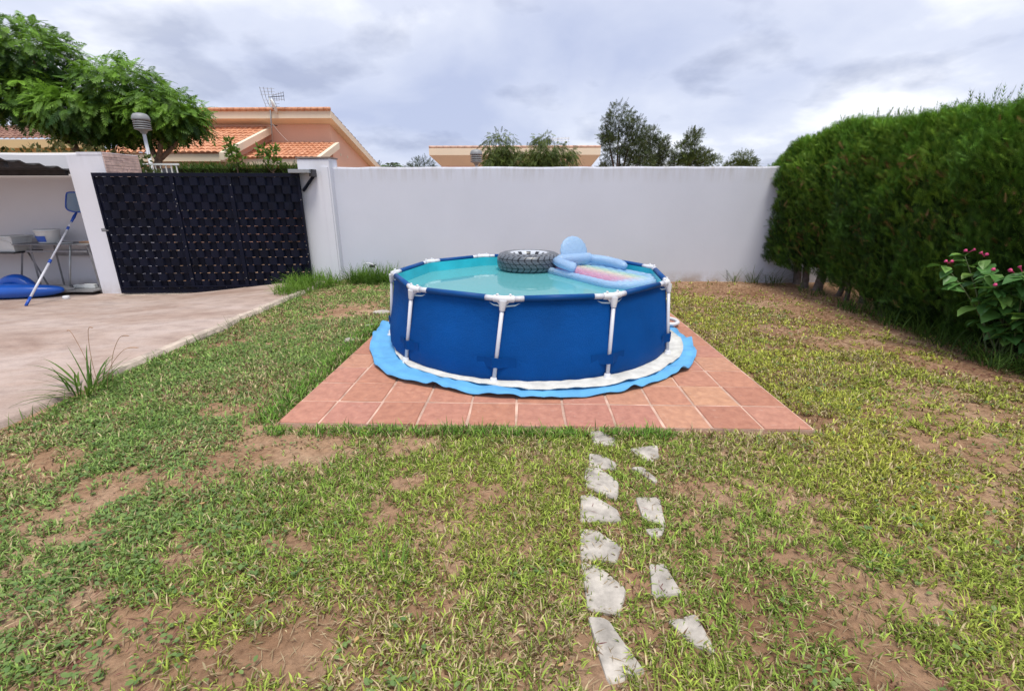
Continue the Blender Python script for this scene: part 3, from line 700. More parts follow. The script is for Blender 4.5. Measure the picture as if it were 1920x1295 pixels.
# ------------------------------------------------------------------ rainbow lounger
def build_lounger():
    def vin(name, rainbow=False):
        m, nt, N, L, B = new_mat(name); co = objco(N)
        if rainbow:
            tc = N.new('ShaderNodeTexCoord'); sp = N.new('ShaderNodeSeparateXYZ'); L.new(tc.outputs['Object'], sp.inputs[0])
            mr = N.new('ShaderNodeMapRange'); mr.inputs['From Min'].default_value = -.27; mr.inputs['From Max'].default_value = .27; L.new(sp.outputs[1], mr.inputs[0])
            rb = tramp(N, L, mr.outputs[0], [(0, (.66, .20, .30)), (.22, (.74, .27, .33)), (.40, (.78, .47, .40)), (.56, (.80, .68, .42)), (.72, (.50, .70, .44)), (.86, (.30, .58, .62)), (1, (.25, .50, .78))])
            ml = N.new('ShaderNodeMapRange'); ml.inputs['From Min'].default_value = .44; ml.inputs['From Max'].default_value = .60; L.new(sp.outputs[0], ml.inputs[0])
            nz = tnoise(N, L, 7, 4, .6, co); ad = N.new('ShaderNodeMath'); ad.operation = 'ADD'; L.new(ml.outputs[0], ad.inputs[0])
            sb_ = N.new('ShaderNodeMath'); sb_.operation = 'MULTIPLY_ADD'; L.new(nz, sb_.inputs[0]); sb_.inputs[1].default_value = .8; sb_.inputs[2].default_value = -.4; L.new(sb_.outputs[0], ad.inputs[1]); ad.use_clamp = True
            rb = mixrgb(N, L, 'MIX', .12, rb, (.66, .76, .90)); c = mixrgb(N, L, 'MIX', ad.outputs[0], rb, (.50, .66, .86)); L.new(c, B.inputs['Base Color'])
        else: B.inputs['Base Color'].default_value = (.50, .70, .90, 1)
        B.inputs['Roughness'].default_value = .22; B.inputs['Specular IOR Level'].default_value = .5
        bump(N, L, tnoise(N, L, 22, 5, .55, co, 1.2), .6, .02, B)
        tl = N.new('ShaderNodeBsdfTranslucent'); tl.inputs[0].default_value = (.35, .6, .9, 1)
        mx = N.new('ShaderNodeMixShader'); mx.inputs[0].default_value = .25; L.new(B.outputs[0], mx.inputs[1]); L.new(tl.outputs[0], mx.inputs[2])
        tr = N.new('ShaderNodeBsdfTransparent'); tr.inputs[0].default_value = (.75, .88, 1, 1)
        m2 = N.new('ShaderNodeMixShader'); m2.inputs[0].default_value = .34 if not rainbow else .12; L.new(mx.outputs[0], m2.inputs[1]); L.new(tr.outputs[0], m2.inputs[2])
        L.new(m2.outputs[0], N['Material Output'].inputs[0]); return m
    vb, vr = vin('pale_blue_vinyl'), vin('rainbow_vinyl', True)
    base = Vector((.90, 5.40, WZ)); ang = math.atan2(-.87, .50)
    p = thing('pool_lounger', base, 'pale blue inflatable lounger with rainbow bed, pillow and armrests in the pool', 'pool lounger')
    Mt = Matrix.Translation(base) @ Matrix.Rotation(ang, 4, 'Z')      # local x = towards the foot, y = left of it (far side)
    def put(mb, name, mat):
        o = link_mesh(name, mb.mesh(name, True), mat); o.parent = p; o.matrix_local = Matrix.Rotation(ang, 4, 'Z'); return o
    hl, hw, r = .67, .35, .043
    path = []
    cr = .22
    for cx, cy, a0 in ((hl-cr, hw-cr, 0), (-hl+cr*.6, hw-cr*.6, 90), (-hl+cr*.6, -hw+cr*.6, 180), (hl-cr, -hw+cr, 270)):
        q = cr if cx > 0 else cr*.6
        for k in range(9):
            a = R(a0+90*k/8); path.append((cx+q*math.cos(a), cy+q*math.sin(a), .028))
    dense = []
    for i in range(len(path)):
        a, b = Vector(path[i]), Vector(path[(i+1) % len(path)]); n = max(1, int((b-a).length/.03))
        dense += [a.lerp(b, k/n) for k in range(n)]
    rad = [r*(1+.05*math.sin(i*1.9)+random.uniform(-.02, .02)) for i in range(len(dense))]
    put(MB().tube(dense, rad, 14, closed=True), 'edge_tube', vb)
    nx, ny = 70, 60
    def bed(i, j):
        x = -hl+.05+(2*hl-.10)*i/(nx-1); y = -hw+.05+(2*hw-.10)*j/(ny-1)
        e = min((hw-.05-abs(y))/.03, (hl-.05-abs(x))/.04, 1)
        cd = max(abs(x)-(hl-cr), 0) if x > 0 else 0; 
        lim = hw-.045-(cr-math.sqrt(max(0, cr*cr-cd*cd)) if cd > 0 else 0); yy = max(-lim, min(lim, y))
        z = .042+.032*abs(math.sin((yy/(2*hw-.10)+.5)*PI*6))**.7*max(0, e)+.008*math.sin(x*40+yy*9)*.4
        return (x, yy, z)
    put(MB().grid(nx, ny, bed), 'rainbow_bed', vr)
    bot = MB(); bot.grid(2, 2, lambda i, j: ((-hl+.1, hl-.1)[i], (-hw+.06, hw-.06)[j], .01)); put(bot, 'bed_underside', vb)
    # pillow: round back cushion standing at the head
    m = MB(); nu, nv = 40, 22
    def pil(i, j):
        a = 2*PI*i/nu; b = PI*j/(nv-1)-PI/2
        ry = .20*math.cos(b)*(1+.03*math.sin(a*17)*math.cos(b)**4); 
        y = ry*math.cos(a); zz = .185*math.cos(b)*math.sin(a)*(1+.015*math.sin(a*17)); t = .05*math.sin(b)
        return (-hl+.05+t-.25*zz, y+.02, .235+zz)
    m.grid(nu, nv, pil, closed_u=True); put(m, 'pillow', vb)
    m = MB(); m.tube([(-hl+.10, y, .14+.012*math.cos(y*4)) for y in np.linspace(-.27, .27, 12)], [.04]+[.068]*10+[.04], 14); put(m, 'back_roll', vb)
    for s in (1, -1):
        P = spline([(-hl+.10, s*.25, .14), (-hl+.28, s*.31, .135), (-hl+.50, s*.325, .125), (-hl+(.70 if s > 0 else .55), s*.30, .115)], 6)
        n = len(P); rr = [.068*math.sqrt(max(.06, 1-max(0, (k/(n-1)-.72)/.29)**2))*(1+.02*math.sin(k*2.3)) for k in range(n)]
        put(MB().tube(P, rr, 14, flat=.8), 'armrest', vb)
build_lounger()

# ------------------------------------------------------------------ things under the carport
def build_carport_things():
    zf = lambda x, y: float(drive_z(x, y))
    # work table: steel frame, plank top, low shelf
    gz0 = zf(-8.3, 8.4)
    p = thing('work_table', (-8.3, 8.45, gz0), 'low grey steel table frame with thin top by the carport wall', 'table')
    tz = .70
    MB().box((-9.15, 8.22, tz-.02), (-7.76, 8.74, tz)).build('table_top', M['board'], p, bevel=.003)
    for x in (-7.80, -8.86):
        for y in (8.26, 8.70):
            MB().tube([(x, y, tz-.022), (x+(.03 if x > -8 else -.03), y, zf(x, y)+.02)], .021, 4).build('leg', M['grey_steel'], p)
    MB().tube([(-8.10, 8.24, tz-.022), (-8.26, 8.14, zf(-8.2, 8.15)+.02)], .016, 8).build('strut', M['galv'], p, True)
    MB().box((-8.84, 8.69, .44), (-7.82, 8.72, .53)).build('back_rail', M['grey_steel'], p)
    MB().box((-8.95, 8.235, .555), (-7.82, 8.27, .585)).build('front_rail', M['grey_steel'], p)
    MB().box((-8.70, 8.05, zf(-8.3, 8.3)+.06), (-7.74, 8.66, zf(-8.3, 8.3)+.085)).build('low_shelf', M['board'], p)
    b = thing('paint_bucket', (-8.66, 8.45, tz), 'white plastic bucket with lid and blue label on the steel table', 'bucket')
    MB().lathe([(.145, 0), (.152, .01), (.172, .2), (.176, .21)], (-8.66, 8.45, tz+.002), 28).build('body', M['bucket'], b, True)
    MB().lathe([(.182, .205), (.184, .222), (.178, .24), (0, .243)], (-8.66, 8.45, tz+.002), 28).build('lid', M['bucket'], b, True)
    m = MB(); m.grid(12, 2, lambda i, j: (-8.66+(.158+.02*j)*math.cos(R(200+i*9)), 8.45+(.158+.02*j)*math.sin(R(200+i*9)), tz+.03+.10*j)); m.build('label_band', M['bluevinyl'], b, True)
    MB().lathe([(.11, 0), (.115, .008), (.105, .012), (0, .01)], (-8.32, 8.38, tz+.002), 20).build('tray_plate', M['bucket']); o = C.objects['tray_plate']; tag(o, 'flat white dish lying on the steel table right of the bucket', 'dish')
    o = MB().box((-8.10, 8.42, tz+.002), (-7.86, 8.54, tz+.03)).build('wood_block', M['wood'], bevel=.004); tag(o, 'short brown wooden board lying at the right end of the table', 'board')
    # square pail on a second ledge
    ld = thing('wall_ledge', (-9.6, 8.5, gz0), 'thin dark trestle shelf carrying the square pail, left of the table', 'shelf')
    MB().box((-10.4, 8.2, .53), (-9.14, 8.74, .55)).build('board', M['dark'], ld)
    for x in (-10.2, -9.22):
        MB().tube([(x-.12, 8.3, zf(x, 8.3)), (x+.08, 8.35, .53)], .02, 4).build('leg', M['grey_steel'], ld); MB().tube([(x+.12, 8.62, zf(x, 8.6)), (x-.06, 8.58, .53)], .02, 4).build('leg', M['grey_steel'], ld)
    pl = thing('square_pail', (-9.36, 8.45, .55), 'cream square plastic pail with a handle at the left edge', 'bucket')
    def sq(x, y, s, z): return [(x-s, y-s, z), (x+s, y-s, z), (x+s, y+s, z), (x-s, y+s, z)]
    m = MB(); rings = [sq(-9.36, 8.45, .16, .552), sq(-9.36, 8.45, .19, .80), sq(-9.36, 8.45, .205, .802), sq(-9.36, 8.45, .205, .83), sq(-9.36, 8.45, .19, .832)]
    for r_ in rings: m.v += r_
    for i in range(4):
        for k in range(4): m.f.append((4*i+k, 4*i+(k+1) % 4, 4*i+4+(k+1) % 4, 4*i+4+k))
    m.f += [(3, 2, 1, 0), (16, 17, 18, 19)]; m.build('body', M['bucket'], pl, bevel=.012)
    MB().tube(spline([(-9.52, 8.235, .81), (-9.40, 8.225, .79), (-9.28, 8.225, .76), (-9.17, 8.235, .72)], 5), .006, 6).build('handle', M['bucket'], pl, True)
    # blue inflatable
    g = zf(-8.7, 7.7); q = thing('blue_inflatable', (-8.7, 7.75, g), 'half deflated glossy blue inflatable lying by the carport wall', 'inflatable')
    P = spline([(-9.6, 7.62, g+.11), (-9.1, 7.66, g+.13), (-8.75, 7.74, g+.13), (-8.45, 7.85, g+.12), (-8.2, 8.0, g+.11)], 7); n = len(P)
    MB().tube(P, [(.16*math.sqrt(max(.03, 1-(max(0, k/(n-1)-.35)/.66)**2)))*(1+.02*math.sin(k*3)) for k in range(n)], 18, flat=.8).build('body', M['bluevinyl'], q, True)
    P = spline([(-9.3, 7.9, g+.12), (-9.12, 7.95, g+.24), (-8.95, 7.98, g+.26), (-8.80, 7.98, g+.16), (-8.78, 7.96, g+.08)], 6); n = len(P)
    MB().tube(P, [.12*(1-.4*abs(k/(n-1)-.45)) for k in range(n)], 16).build('fin', M['bluevinyl'], q, True)
    MB().tube(spline([(-9.2, 8.02, g+.10), (-8.8, 8.05, g+.11), (-8.4, 8.1, g+.10), (-8.16, 8.16, g+.09)], 6), [.12]*16+[.05, .04, .03], 14, flat=.6).build('deck', M['board'], q, True)
    # small things on the floor
    o = MB().lathe([(.045, 0), (.05, .01), (.05, .045), (.042, .055), (0, .057)], (-7.92, 7.72, zf(-7.92, 7.72)+.001), 20).build('white_cap', M['white_plastic'], None, True); tag(o, 'small round white cap on the concrete below the table', 'cap')
    for i, (x, y, w, l) in enumerate(((-8.32, 8.3, .09, .24), (-8.10, 8.28, .07, .2))):
        o = MB().box((x, y, zf(x, y)+.088), (x+l, y+w, zf(x, y)+.14+.02*i)).build('paper_carton', M['bucket'], bevel=.004); tag(o, ('flat white carton lying on the low shelf behind the blue inflatable', 'small folded white carton on the low shelf near the right leg')[i], 'carton')
    # skimmer
    k = thing('pool_skimmer', (-7.9, 7.02, zf(-7.9, 7.02)), 'blue leaf skimmer net on a white telescopic pole leaning on the pillar', 'pool skimmer')
    a = Vector((-7.90, 7.02, zf(-7.9, 7.02)+.005)); b = Vector((-8.06, 8.50, 1.24)); d = (b-a).normalized(); Lp = (b-a).length
    MB().tube([a, a+d*.17], .020, 12).build('grip', M['blueplastic'], k, True)
    MB().tube([a+d*.17, a+d*.86*1.0], .0175, 12).build('lower_tube', M['white_paint'], k, True)
    MB().tube([a+d*.86, a+d*.93], .022, 12).build('clamp', M['blueplastic'], k, True)
    MB().tube([a+d*.93, a+d*(Lp-.42)], .014, 12).build('upper_tube', M['white_paint'], k, True)
    MB().tube([a+d*(Lp-.42), a+d*(Lp-.36)], .019, 12).build('clamp', M['blueplastic'], k, True)
    MB().tube([a+d*(Lp-.36), a+d*(Lp-.24)], .013, 12).build('upper_tube', M['white_paint'], k, True)
    MB().tube([a+d*(Lp-.24), a+d*(Lp-.12), a+d*Lp], [.017, .024, .014], 12).build('socket', M['blueplastic'], k, True)
    e1 = Vector((.985, .10, -.05)).normalized(); e2 = d.copy(); e2 = (Vector((-.02, .20, .98)) - e1*e1.dot(Vector((-.02, .20, .98)))).normalized()
    sh = [(-.05, 0), (-.13, .02), (-.17, .06), (-.175, .12), (-.155, .30), (-.12, .335), (-.05, .345), (.05, .345), (.12, .335), (.15, .30), (.175, .12), (.17, .06), (.13, .02), (.05, 0)]
    ring = [b+e1*x+e2*y for x, y in sh]
    MB().tube(spline(ring+[ring[0]], 3), .011, 8).build('net_frame', M['blueplastic'], k, True)
    m = MB(); nn = e1.cross(e2); cc = sum(ring, Vector())/len(ring)
    rows = 6; n = len(ring)
    for t in range(rows+1):
        f = 1-t/rows
        for q_ in ring: m.v.append(tuple(cc+(q_-cc)*f+nn*(-.05)*(1-f*f)))
    for t in range(rows):
        for j in range(n): m.f.append((t*n+j, t*n+(j+1) % n, (t+1)*n+(j+1) % n, (t+1)*n+j))
    m.build('net', M['net'], k, True)
M['blueplastic'] = simple('blue_plastic', (.012, .075, .42), .4)
def net_mat():
    m, nt, N, L, B = new_mat('blue_mesh'); B.inputs['Base Color'].default_value = (.06, .20, .34, 1); B.inputs['Roughness'].default_value = .7
    tr = N.new('ShaderNodeBsdfTransparent'); mx = N.new('ShaderNodeMixShader'); mx.inputs[0].default_value = .3
    L.new(B.outputs[0], mx.inputs[1]); L.new(tr.outputs[0], mx.inputs[2]); L.new(mx.outputs[0], N['Material Output'].inputs[0]); return m
M['net'] = net_mat()
build_carport_things()

# ------------------------------------------------------------------ houses
def tile_roof(name, o, u, v, mat, parent, pitch=.21, row=.36, h=.045):
    """clay tile field: origin o, eave vector u, slope vector v"""
    o, u, v = Vector(o), Vector(u), Vector(v); n = u.cross(v).normalized()
    if n.z < 0: n = -n
    nc = max(1, round(u.length/pitch)); nr = max(1, round(v.length/row)); m = MB(); S6 = 6
    for r in range(nr):
        j = [random.uniform(-.006, .006) for _ in range(nc+1)]
        def fn(i, k):
            c = i/S6; w = abs(math.sin(PI*c))**.75 if int(c) % 1 == 0 else 0
            t = (r-.06+1.06*k)/nr; lift = h*w+(.035 if k == 0 else 0)+j[min(int(c), nc)]
            return o+u*(c/nc)+v*max(0 if r else -.01, t)+n*lift
        m.grid(nc*S6+1, 2, fn)
        b = len(m.v)-(nc*S6+1)*2                       # front lip of the row
        for i in range(nc*S6):
            p0, p1 = Vector(m.v[b+2*i]), Vector(m.v[b+2*i+2]); q = len(m.v)
            m.v += [tuple(p0), tuple(p1), tuple(p1-n*.035), tuple(p0-n*.035)]; m.f.append((q, q+1, q+2, q+3))
    ob = m.build(name, mat, parent); return ob
def beam(m, p, q, down, thick):
    """fascia board from p to q (top outer edge), hanging down, thickness vector"""
    p, q, t = Vector(p), Vector(q), Vector(thick); d = Vector((0, 0, -down)); n = len(m.v)
    m.v += [tuple(x) for x in (p, q, q+d, p+d, p+t, q+t, q+t+d, p+t+d)]
    m.f += [(n,n+1,n+2,n+3),(n+7,n+6,n+5,n+4),(n,n+4,n+5,n+1),(n+3,n+2,n+6,n+7),(n,n+3,n+7,n+4),(n+1,n+5,n+6,n+2)]; return m
def build_house1():
    p = thing('house', (-13, 22, -.3), 'salmon house with orange tile roofs and a television aerial behind the gate', 'house')
    # main block: high front, roof falls to the back
    XR, XL, Y0, Y1, ZF, ZB = -7.66, -15.5, 20.0, 26.1, 4.70, 2.98
    zt = lambda y: ZF+(ZB-ZF)*(y-Y0)/(Y1-Y0)
    w = MB(); yw0, yw1, xw = 20.5, 25.4, -7.95
    w.v = [(xw, yw0, -.3), (xw, yw1, -.3), (xw, yw1, zt(yw1)-.30), (xw, yw0, zt(yw0)-.30), (XL, yw0, -.3), (XL, yw1, -.3), (XL, yw1, zt(yw1)-.30), (XL, yw0, zt(yw0)-.30)]
    w.f = [(0,1,2,3), (7,6,5,4), (0,3,7,4), (1,5,6,2), (3,2,6,7)]; w.build('wall', M['pink'], p)
    slab = MB(); a, b = (XR, Y0, ZF-.02), (XR, Y1, ZB-.02)
    slab.v = [(XR+.0, Y0, ZF-.02), (XR, Y1, ZB-.02), (XL, Y1, ZB-.02), (XL, Y0, ZF-.02), (XR, Y0, ZF-.29), (XR, Y1, ZB-.29), (XL, Y1, ZB-.29), (XL, Y0, ZF-.29)]
    slab.f = [(0,1,2,3), (7,6,5,4), (0,4,5,1), (3,7,4,0)[::-1], (1,5,6,2), (2,6,7,3)]; slab.build('fascia', M['cream'], p)
    rf = tile_roof('roof', (XL, Y1, ZB), (XR-XL-.02, 0, 0), (0, Y0-Y1+.02, ZF-ZB), M['roof'], p, .24, .40)
    x = XR
    k = 0
    while x > -15.4:                                   # verge tiles along the high front edge
        m = MB(); m.tube([(x, Y0-.02, ZF+.035), (x-.27, Y0-.02, ZF+.045)], [.07, .062], 8); m.build('ridge_tile', M['roof'], rf, True); x -= .255; k += 1
    # left wing
    x0, x1 = -14.6, -10.5; ya, za, yb, zb = 16.92, 2.90, 20.49, 4.14
    tile_roof('roof', (x0, ya, za), (x1-x0, 0, 0), (0, yb-ya, zb-za), M['roof'], p, .215, .36)
    m = MB(); beam(m, (x1+.16, ya, za+.02), (x1+.16, yb, zb+.02), .24, (-.15, 0, 0)); m.build('bargeboard', M['cream'], p)
    m = MB(); beam(m, (x0, ya+.03, za-.02), (x1-.0, ya+.03, za-.02), .24, (0, .3, 0)); m.build('eave_board', M['cream'], p)
    wv = MB(); xw2 = x1-.12; wv.v = [(xw2, 17.4, -.3), (xw2, 20.49, -.3), (xw2, 20.49, zb-.12), (xw2, 17.4, za+.05), (x0, 17.4, -.3), (x0, 17.4, za+.05)]
    wv.f = [(0,1,2,3), (0,3,5,4)]; wv.build('wall', M['pink'], p)
    fr = MB()
    for bx in (((-13.3, 17.34, 1.0), (-13.12, 17.395, 2.62)), ((-11.72, 17.34, 1.0), (-11.54, 17.395, 2.62)), ((-13.118, 17.34, 2.44), (-11.722, 17.395, 2.62)), ((-13.118, 17.34, 1.0), (-11.722, 17.395, 1.12))): fr.box(*bx)
    wd = MB().box((-13.115, 17.37, 1.125), (-11.725, 17.392, 2.435)).build('window', M['glass'], p); fo = fr.build('frame', M['cream'], wd)
    MB().box((-12.45, 17.355, 1.13), (-12.39, 17.369, 2.43)).build('mullion', M['bucket'], wd)
    # porch roof to the right
    px0, px1 = -10.58, -7.78; ya, za, yb, zb = 18.3, 2.83, 20.46, 3.56
    tile_roof('roof', (px0, ya, za), (px1-px0, 0, 0), (0, yb-ya, zb-za), M['roof'], p, .2, .33)
    m = MB(); beam(m, (px1+.16, ya, za+.02), (px1+.16, yb, zb+.02), .24, (-.15, 0, 0)); m.build('bargeboard', M['cream'], p)
    m = MB(); beam(m, (px0-.2, ya+.03, za-.02), (px1, ya+.03, za-.02), .22, (0, .3, 0)); m.build('eave_board', M['cream'], p)
    MB().box((-7.93, 18.5, -.3), (-7.72, 18.7, 2.6)).build('porch_post', M['pink'], p)
    for (y, zz) in ((21.3, 3.13), (22.1, 3.1)): MB().box((-7.949, y, zz), (-7.93, y+.1, zz+.09)).build('vent', M['cream'], p)
    # aerial mast on the wall
    a = thing('television_aerial', (-10.1, 19.9, 3.5), 'television aerial and small dish on a mast fixed to the salmon house', 'aerial')
    MB().tube([(-10.12, 19.95, 3.42), (-10.05, 19.95, 4.3), (-9.98, 19.95, 5.15)], .024, 8).build('mast', M['galv'], a, True)
    for zz, xx in ((3.60, -10.35), (4.17, -9.95)): MB().tube([(xx, 20.2, zz), (-10.1, 19.95, zz)], .018, 6).build('bracket', M['dark'], a, True)
    # panel grid behind the boom
    ctr = Vector((-9.98, 19.95, 5.15)); e = Vector((.55, -.25, .05))
    for s in (-1, 1):
        for k in range(4):
            t = -.28+.19*k; pA = ctr+Vector((-.12+.27*0, .05*k, 0))+Vector((t*.55, 0, 0)); MB().tube([pA, pA+Vector((-.06+.02*k, .0, s*.36)) + Vector((0 if s > 0 else .16, 0, 0))], .011, 5).build('reflector_rod', M['galv'], a)
        for k in range(3):
            zz = s*(.10+.11*k); MB().tube([ctr+Vector((-.34+(0 if s > 0 else .1), 0, zz)), ctr+Vector((.18+(0 if s > 0 else .12), .12, zz))], .006, 4).build('reflector_wire', M['galv'], a)
    MB().tube([ctr+Vector((-.05, 0, 0)), ctr+Vector((.62, -.1, .02))], .014, 6).build('boom', M['dark'], a)
    for zz in (.12, -.12): MB().tube([ctr+Vector((.12, 0, zz*.5)), ctr+Vector((.62, -.1, zz+.02))], .009, 5).build('boom_side', M['galv'], a)
    for k in range(5):
        q = ctr+Vector((.18+.11*k, -.03*k, .01)); MB().tube([q+Vector((0, 0, -.12-.012*k)), q+Vector((0, 0, .12+.012*k))], .008, 5).build('director', M['dark'] if k == 4 else M['galv'], a)
    m = MB().lathe([(0, 0), (.1, .012), (.19, .045), (.245, .085), (.25, .083), (.19, .038), (.1, .004), (0, -.008)], (0, 0, 0), 24).xform(Matrix.Translation((-9.88, 19.88, 4.80)) @ Matrix.Rotation(R(35), 4, 'Z') @ Matrix.Rotation(R(72), 4, 'Y') @ Matrix.Diagonal((1.15, .9, 1, 1)))
    m.build('dish', M['bucket'], a, True)
    MB().tube([(-9.88, 19.88, 4.72), (-9.66, 19.75, 4.78)], .012, 6).build('feed_arm', M['dark'], a)
    MB().tube(spline([(-10.0, 19.93, 4.2), (-9.85, 20.1, 3.9), (-9.65, 20.3, 3.6)], 5), .01, 5).build('cable', M['bucket'], a)
build_house1()
def build_house2():
    p = thing('house', (-.65, 31, -.3), 'low salmon house with cream cornice half hidden behind two drooping trees', 'house')
    MB().box((-4.85, 28.5, -.3), (3.72, 35, 3.60)).build('wall', M['pink'], p)
    m = MB(); x0, x1, y0, y1 = -5.42, 4.12, 28.0, 36
    m.v = [(x0, y0, 3.66), (x1, y0, 3.66), (x1, y1, 3.66), (x0, y1, 3.66), (x0, y0, 4.02), (x1, y0, 4.02), (x1, y1, 4.02), (x0, y1, 4.02), (-4.84, 28.52, 3.1), (3.71, 28.52, 3.1), (3.71, 35, 3.1), (-4.84, 35, 3.1)]
    m.f = [(4,5,6,7), (0,1,5,4), (1,2,6,5), (2,3,7,6), (3,0,4,7), (8,9,1,0), (9,10,2,1), (10,11,3,2), (11,8,0,3)]
    m.build('cornice', M['cream'], p)
    rf = MB().prism([(x0+.1, y0+.1), (x1-.1, y0+.1), (x1-.1, y1), (x0+.1, y1)], 4.022, 4.06).build('roof', M['roof'], p)
    x = x0
    while x < x1-.05:
        MB().tube([(x, y0+.06, 4.085), (min(x+.41, x1), y0+.06, 4.085)], [.075, .065], 8).build('ridge_tile', M['paleridge'], rf, True); x += .40
    v = MB().box((-3.85, 28.47, 3.3), (-3.45, 28.497, 3.52)).build('vent', M['bucket'], p)
    for k in range(3): MB().box((-3.80, 28.455, 3.33+.06*k), (-3.50, 28.468, 3.365+.06*k)).build('vent_slot', M['dark'], v)
    a = thing('roof_aerial', (2.0, 30, 4.05), 'thin television aerial on the roof of the low house', 'aerial')
    MB().tube([(1.85, 30, 4.02), (1.85, 30, 4.75)], .016, 6).build('mast', M['galv'], a)
    for z in (4.55, 4.68, 4.75): MB().tube([(1.45, 30, (4.65+z)/2), (2.55, 29.9, z)], .011, 5).build('boom', M['galv'], a)
    for k in range(4): MB().tube([(1.9+.2*k, 29.97, 4.5), (1.9+.2*k, 29.97, 4.8)], .008, 5).build('director', M['galv'], a)
M['paleridge'] = simple('pale_clay_ridge', (.60, .40, .31), .85, .2, 3)
build_house2()
def build_house3():
    p = thing('house', (-28, 27, -.3), 'ochre house with brown tile roof at the far left edge', 'house')
    MB().box((-40, 25.6, -.3), (-22.6, 32, 3.9)).build('wall', M['yellow'], p)
    MB().box((-40.4, 25.0, 3.82), (-22.2, 26, 4.22)).build('cornice', M['yellow'], p)
    tile_roof('roof', (-40, 25.02, 4.24), (16.9, 0, 0), (0, 3.2, 1.0), M['oldroof'], p, .3, .4, .07)
build_house3()

# ------------------------------------------------------------------ street lamps
def lamp(x, y, top, label, tilt=0):
    p = thing('street_lamp', (x, y, -.3), label, 'street lamp'); tip = Vector((x, y, top))
    MB().tube([(x, y, -.3), (x, y, top-.36)], [.045, .035], 10).build('pole', M['lamppole'], p, True)
    MB().lathe([(.035, -.42), (.06, -.40), (.075, -.36), (.13, -.34), (.13, -.33), (.05, -.325)], tip, 20).build('collar', M['lampgrey'], p, True)
    for k in range(4):
        z = -.335+.045*k; MB().lathe([(.150, z), (.168, z+.010), (.160, z+.026), (.10, z+.036), (.10, z)], tip, 24).build('louvre_ring', M['lampgrey'], p, True)
    MB().lathe([(.085, -.325), (.085, -.14)], tip, 16).build('diffuser', M['bucket'], p, True)
    MB().lathe([(.168, -.150), (.172, -.12), (.160, -.065), (.125, -.02), (.07, -.003), (0, 0)], tip, 24).build('hood', M['lampgrey'], p, True)
M['lamppole'] = simple('pale_pole', (.55, .57, .60), .5)
lamp(-8.42, 11.0, 3.23, 'grey louvred street lamp on a pale pole behind the gate')
lamp(-1.39, 14.0, 2.74, 'grey louvred street lamp in front of the low house')

# ------------------------------------------------------------------ foliage tools
def unit(a): return a/np.maximum(np.linalg.norm(a, axis=-1, keepdims=True), 1e-9)
def rdir(n): return unit(RNG.normal(size=(n, 3)))
def frame(d, up=None):
    n = up if up is not None else rdir(len(d)); s = unit(np.cross(d, n)); return s, np.cross(s, d)
DIA = np.array([(0, 0, 0), (.45, .5, .03), (1, 0, -.05), (.45, -.5, .03)])
def stamp(T, F, base, d, s, n, L, Wd, col):
    """copies a template (x along d, y along s, z along n) to every base; returns verts, faces, colours"""
    k = len(base); t = T[None]; L = np.broadcast_to(L, (k,))[:, None]; Wd = np.broadcast_to(Wd, (k,))[:, None]
    v = base[:, None]+d[:, None]*(t[..., 0]*L)[..., None]+s[:, None]*(t[..., 1]*Wd)[..., None]+n[:, None]*(t[..., 2]*L)[..., None]
    f = F[None]+(np.arange(k)*len(T))[:, None, None]
    c = np.repeat(col, len(T), 0); return v.reshape(-1, 3), f.reshape(-1, F.shape[1]), c
QF = np.array([[0, 1, 2, 3]])
def spray_template(pairs, ang, plen, pw, droop, tipw=.12):
    """flat feather: pairs of small leaflets along a rachis"""
    T, F = [], []
    def leaf(b, dx, dy, l, w):
        n = len(T); dx, dy = dx/math.hypot(dx, dy), dy/math.hypot(dx, dy); sx, sy = -dy, dx
        for (a, q) in ((0, 0), (.45, .5), (1, 0), (.45, -.5)):
            x = b+dx*l*a+sx*w*q; y = dy*l*a+sy*w*q; T.append((x, y, -droop*x*x-.25*droop*abs(y)))
        F.append((n, n+1, n+2, n+3))
    for k in range(pairs):
        t = .12+.8*k/max(1, pairs-1); l = plen*(math.sin(PI*(.18+.72*t)))
        for s in (1, -1): leaf(t, math.cos(ang), s*math.sin(ang), l, pw)
    leaf(0, 1, 0, 1.05, tipw*.35); leaf(.8, 1, 0, .3, pw)
    return np.array(T, float), np.array(F)
def spray_tri(pairs, ang, plen, pw, droop):
    T, F = [], []
    def leaf(b, dx, dy, l, w):
        n = len(T); q = math.hypot(dx, dy); dx, dy = dx/q, dy/q; sx, sy = -dy, dx
        for x, y in ((b+sx*w*.5, sy*w*.5), (b-sx*w*.5, -sy*w*.5), (b+dx*l, dy*l)): T.append((x, y, -droop*x*x-.3*droop*abs(y)))
        F.append((n, n+1, n+2))
    for k in range(pairs):
        t = .08+.8*k/max(1, pairs-1); l = plen*math.sin(PI*(.22+.66*t))
        for s in (1, -1): leaf(t, math.cos(ang), s*math.sin(ang), l, pw)
    leaf(0, 1, 0, 1.0, pw*.8); leaf(.7, 1, 0, .42, pw)
    return np.array(T, float), np.array(F)
def lerp3(a, b, t): return np.array(a)[None]*(1-t[:, None])+np.array(b)[None]*t[:, None]
def ell_points(n, c, r, lo=.55):
    d = rdir(n); u = (lo**3+(1-lo**3)*RNG.random(n))**(1/3); return np.array(c)+d*np.array(r)*u[:, None], d
def collect(name, parts, mat, parent, kind='stuff'):
    v, f, c, o = [], [], [], 0
    for V_, F_, C_ in parts: v.append(V_); f.append(F_+o); c.append(C_); o += len(V_)
    ob = np_mesh(name, np.concatenate(v), np.concatenate(f), mat, np.clip(np.concatenate(c), .002, 1), parent)
    if kind: ob['kind'] = kind
    return ob
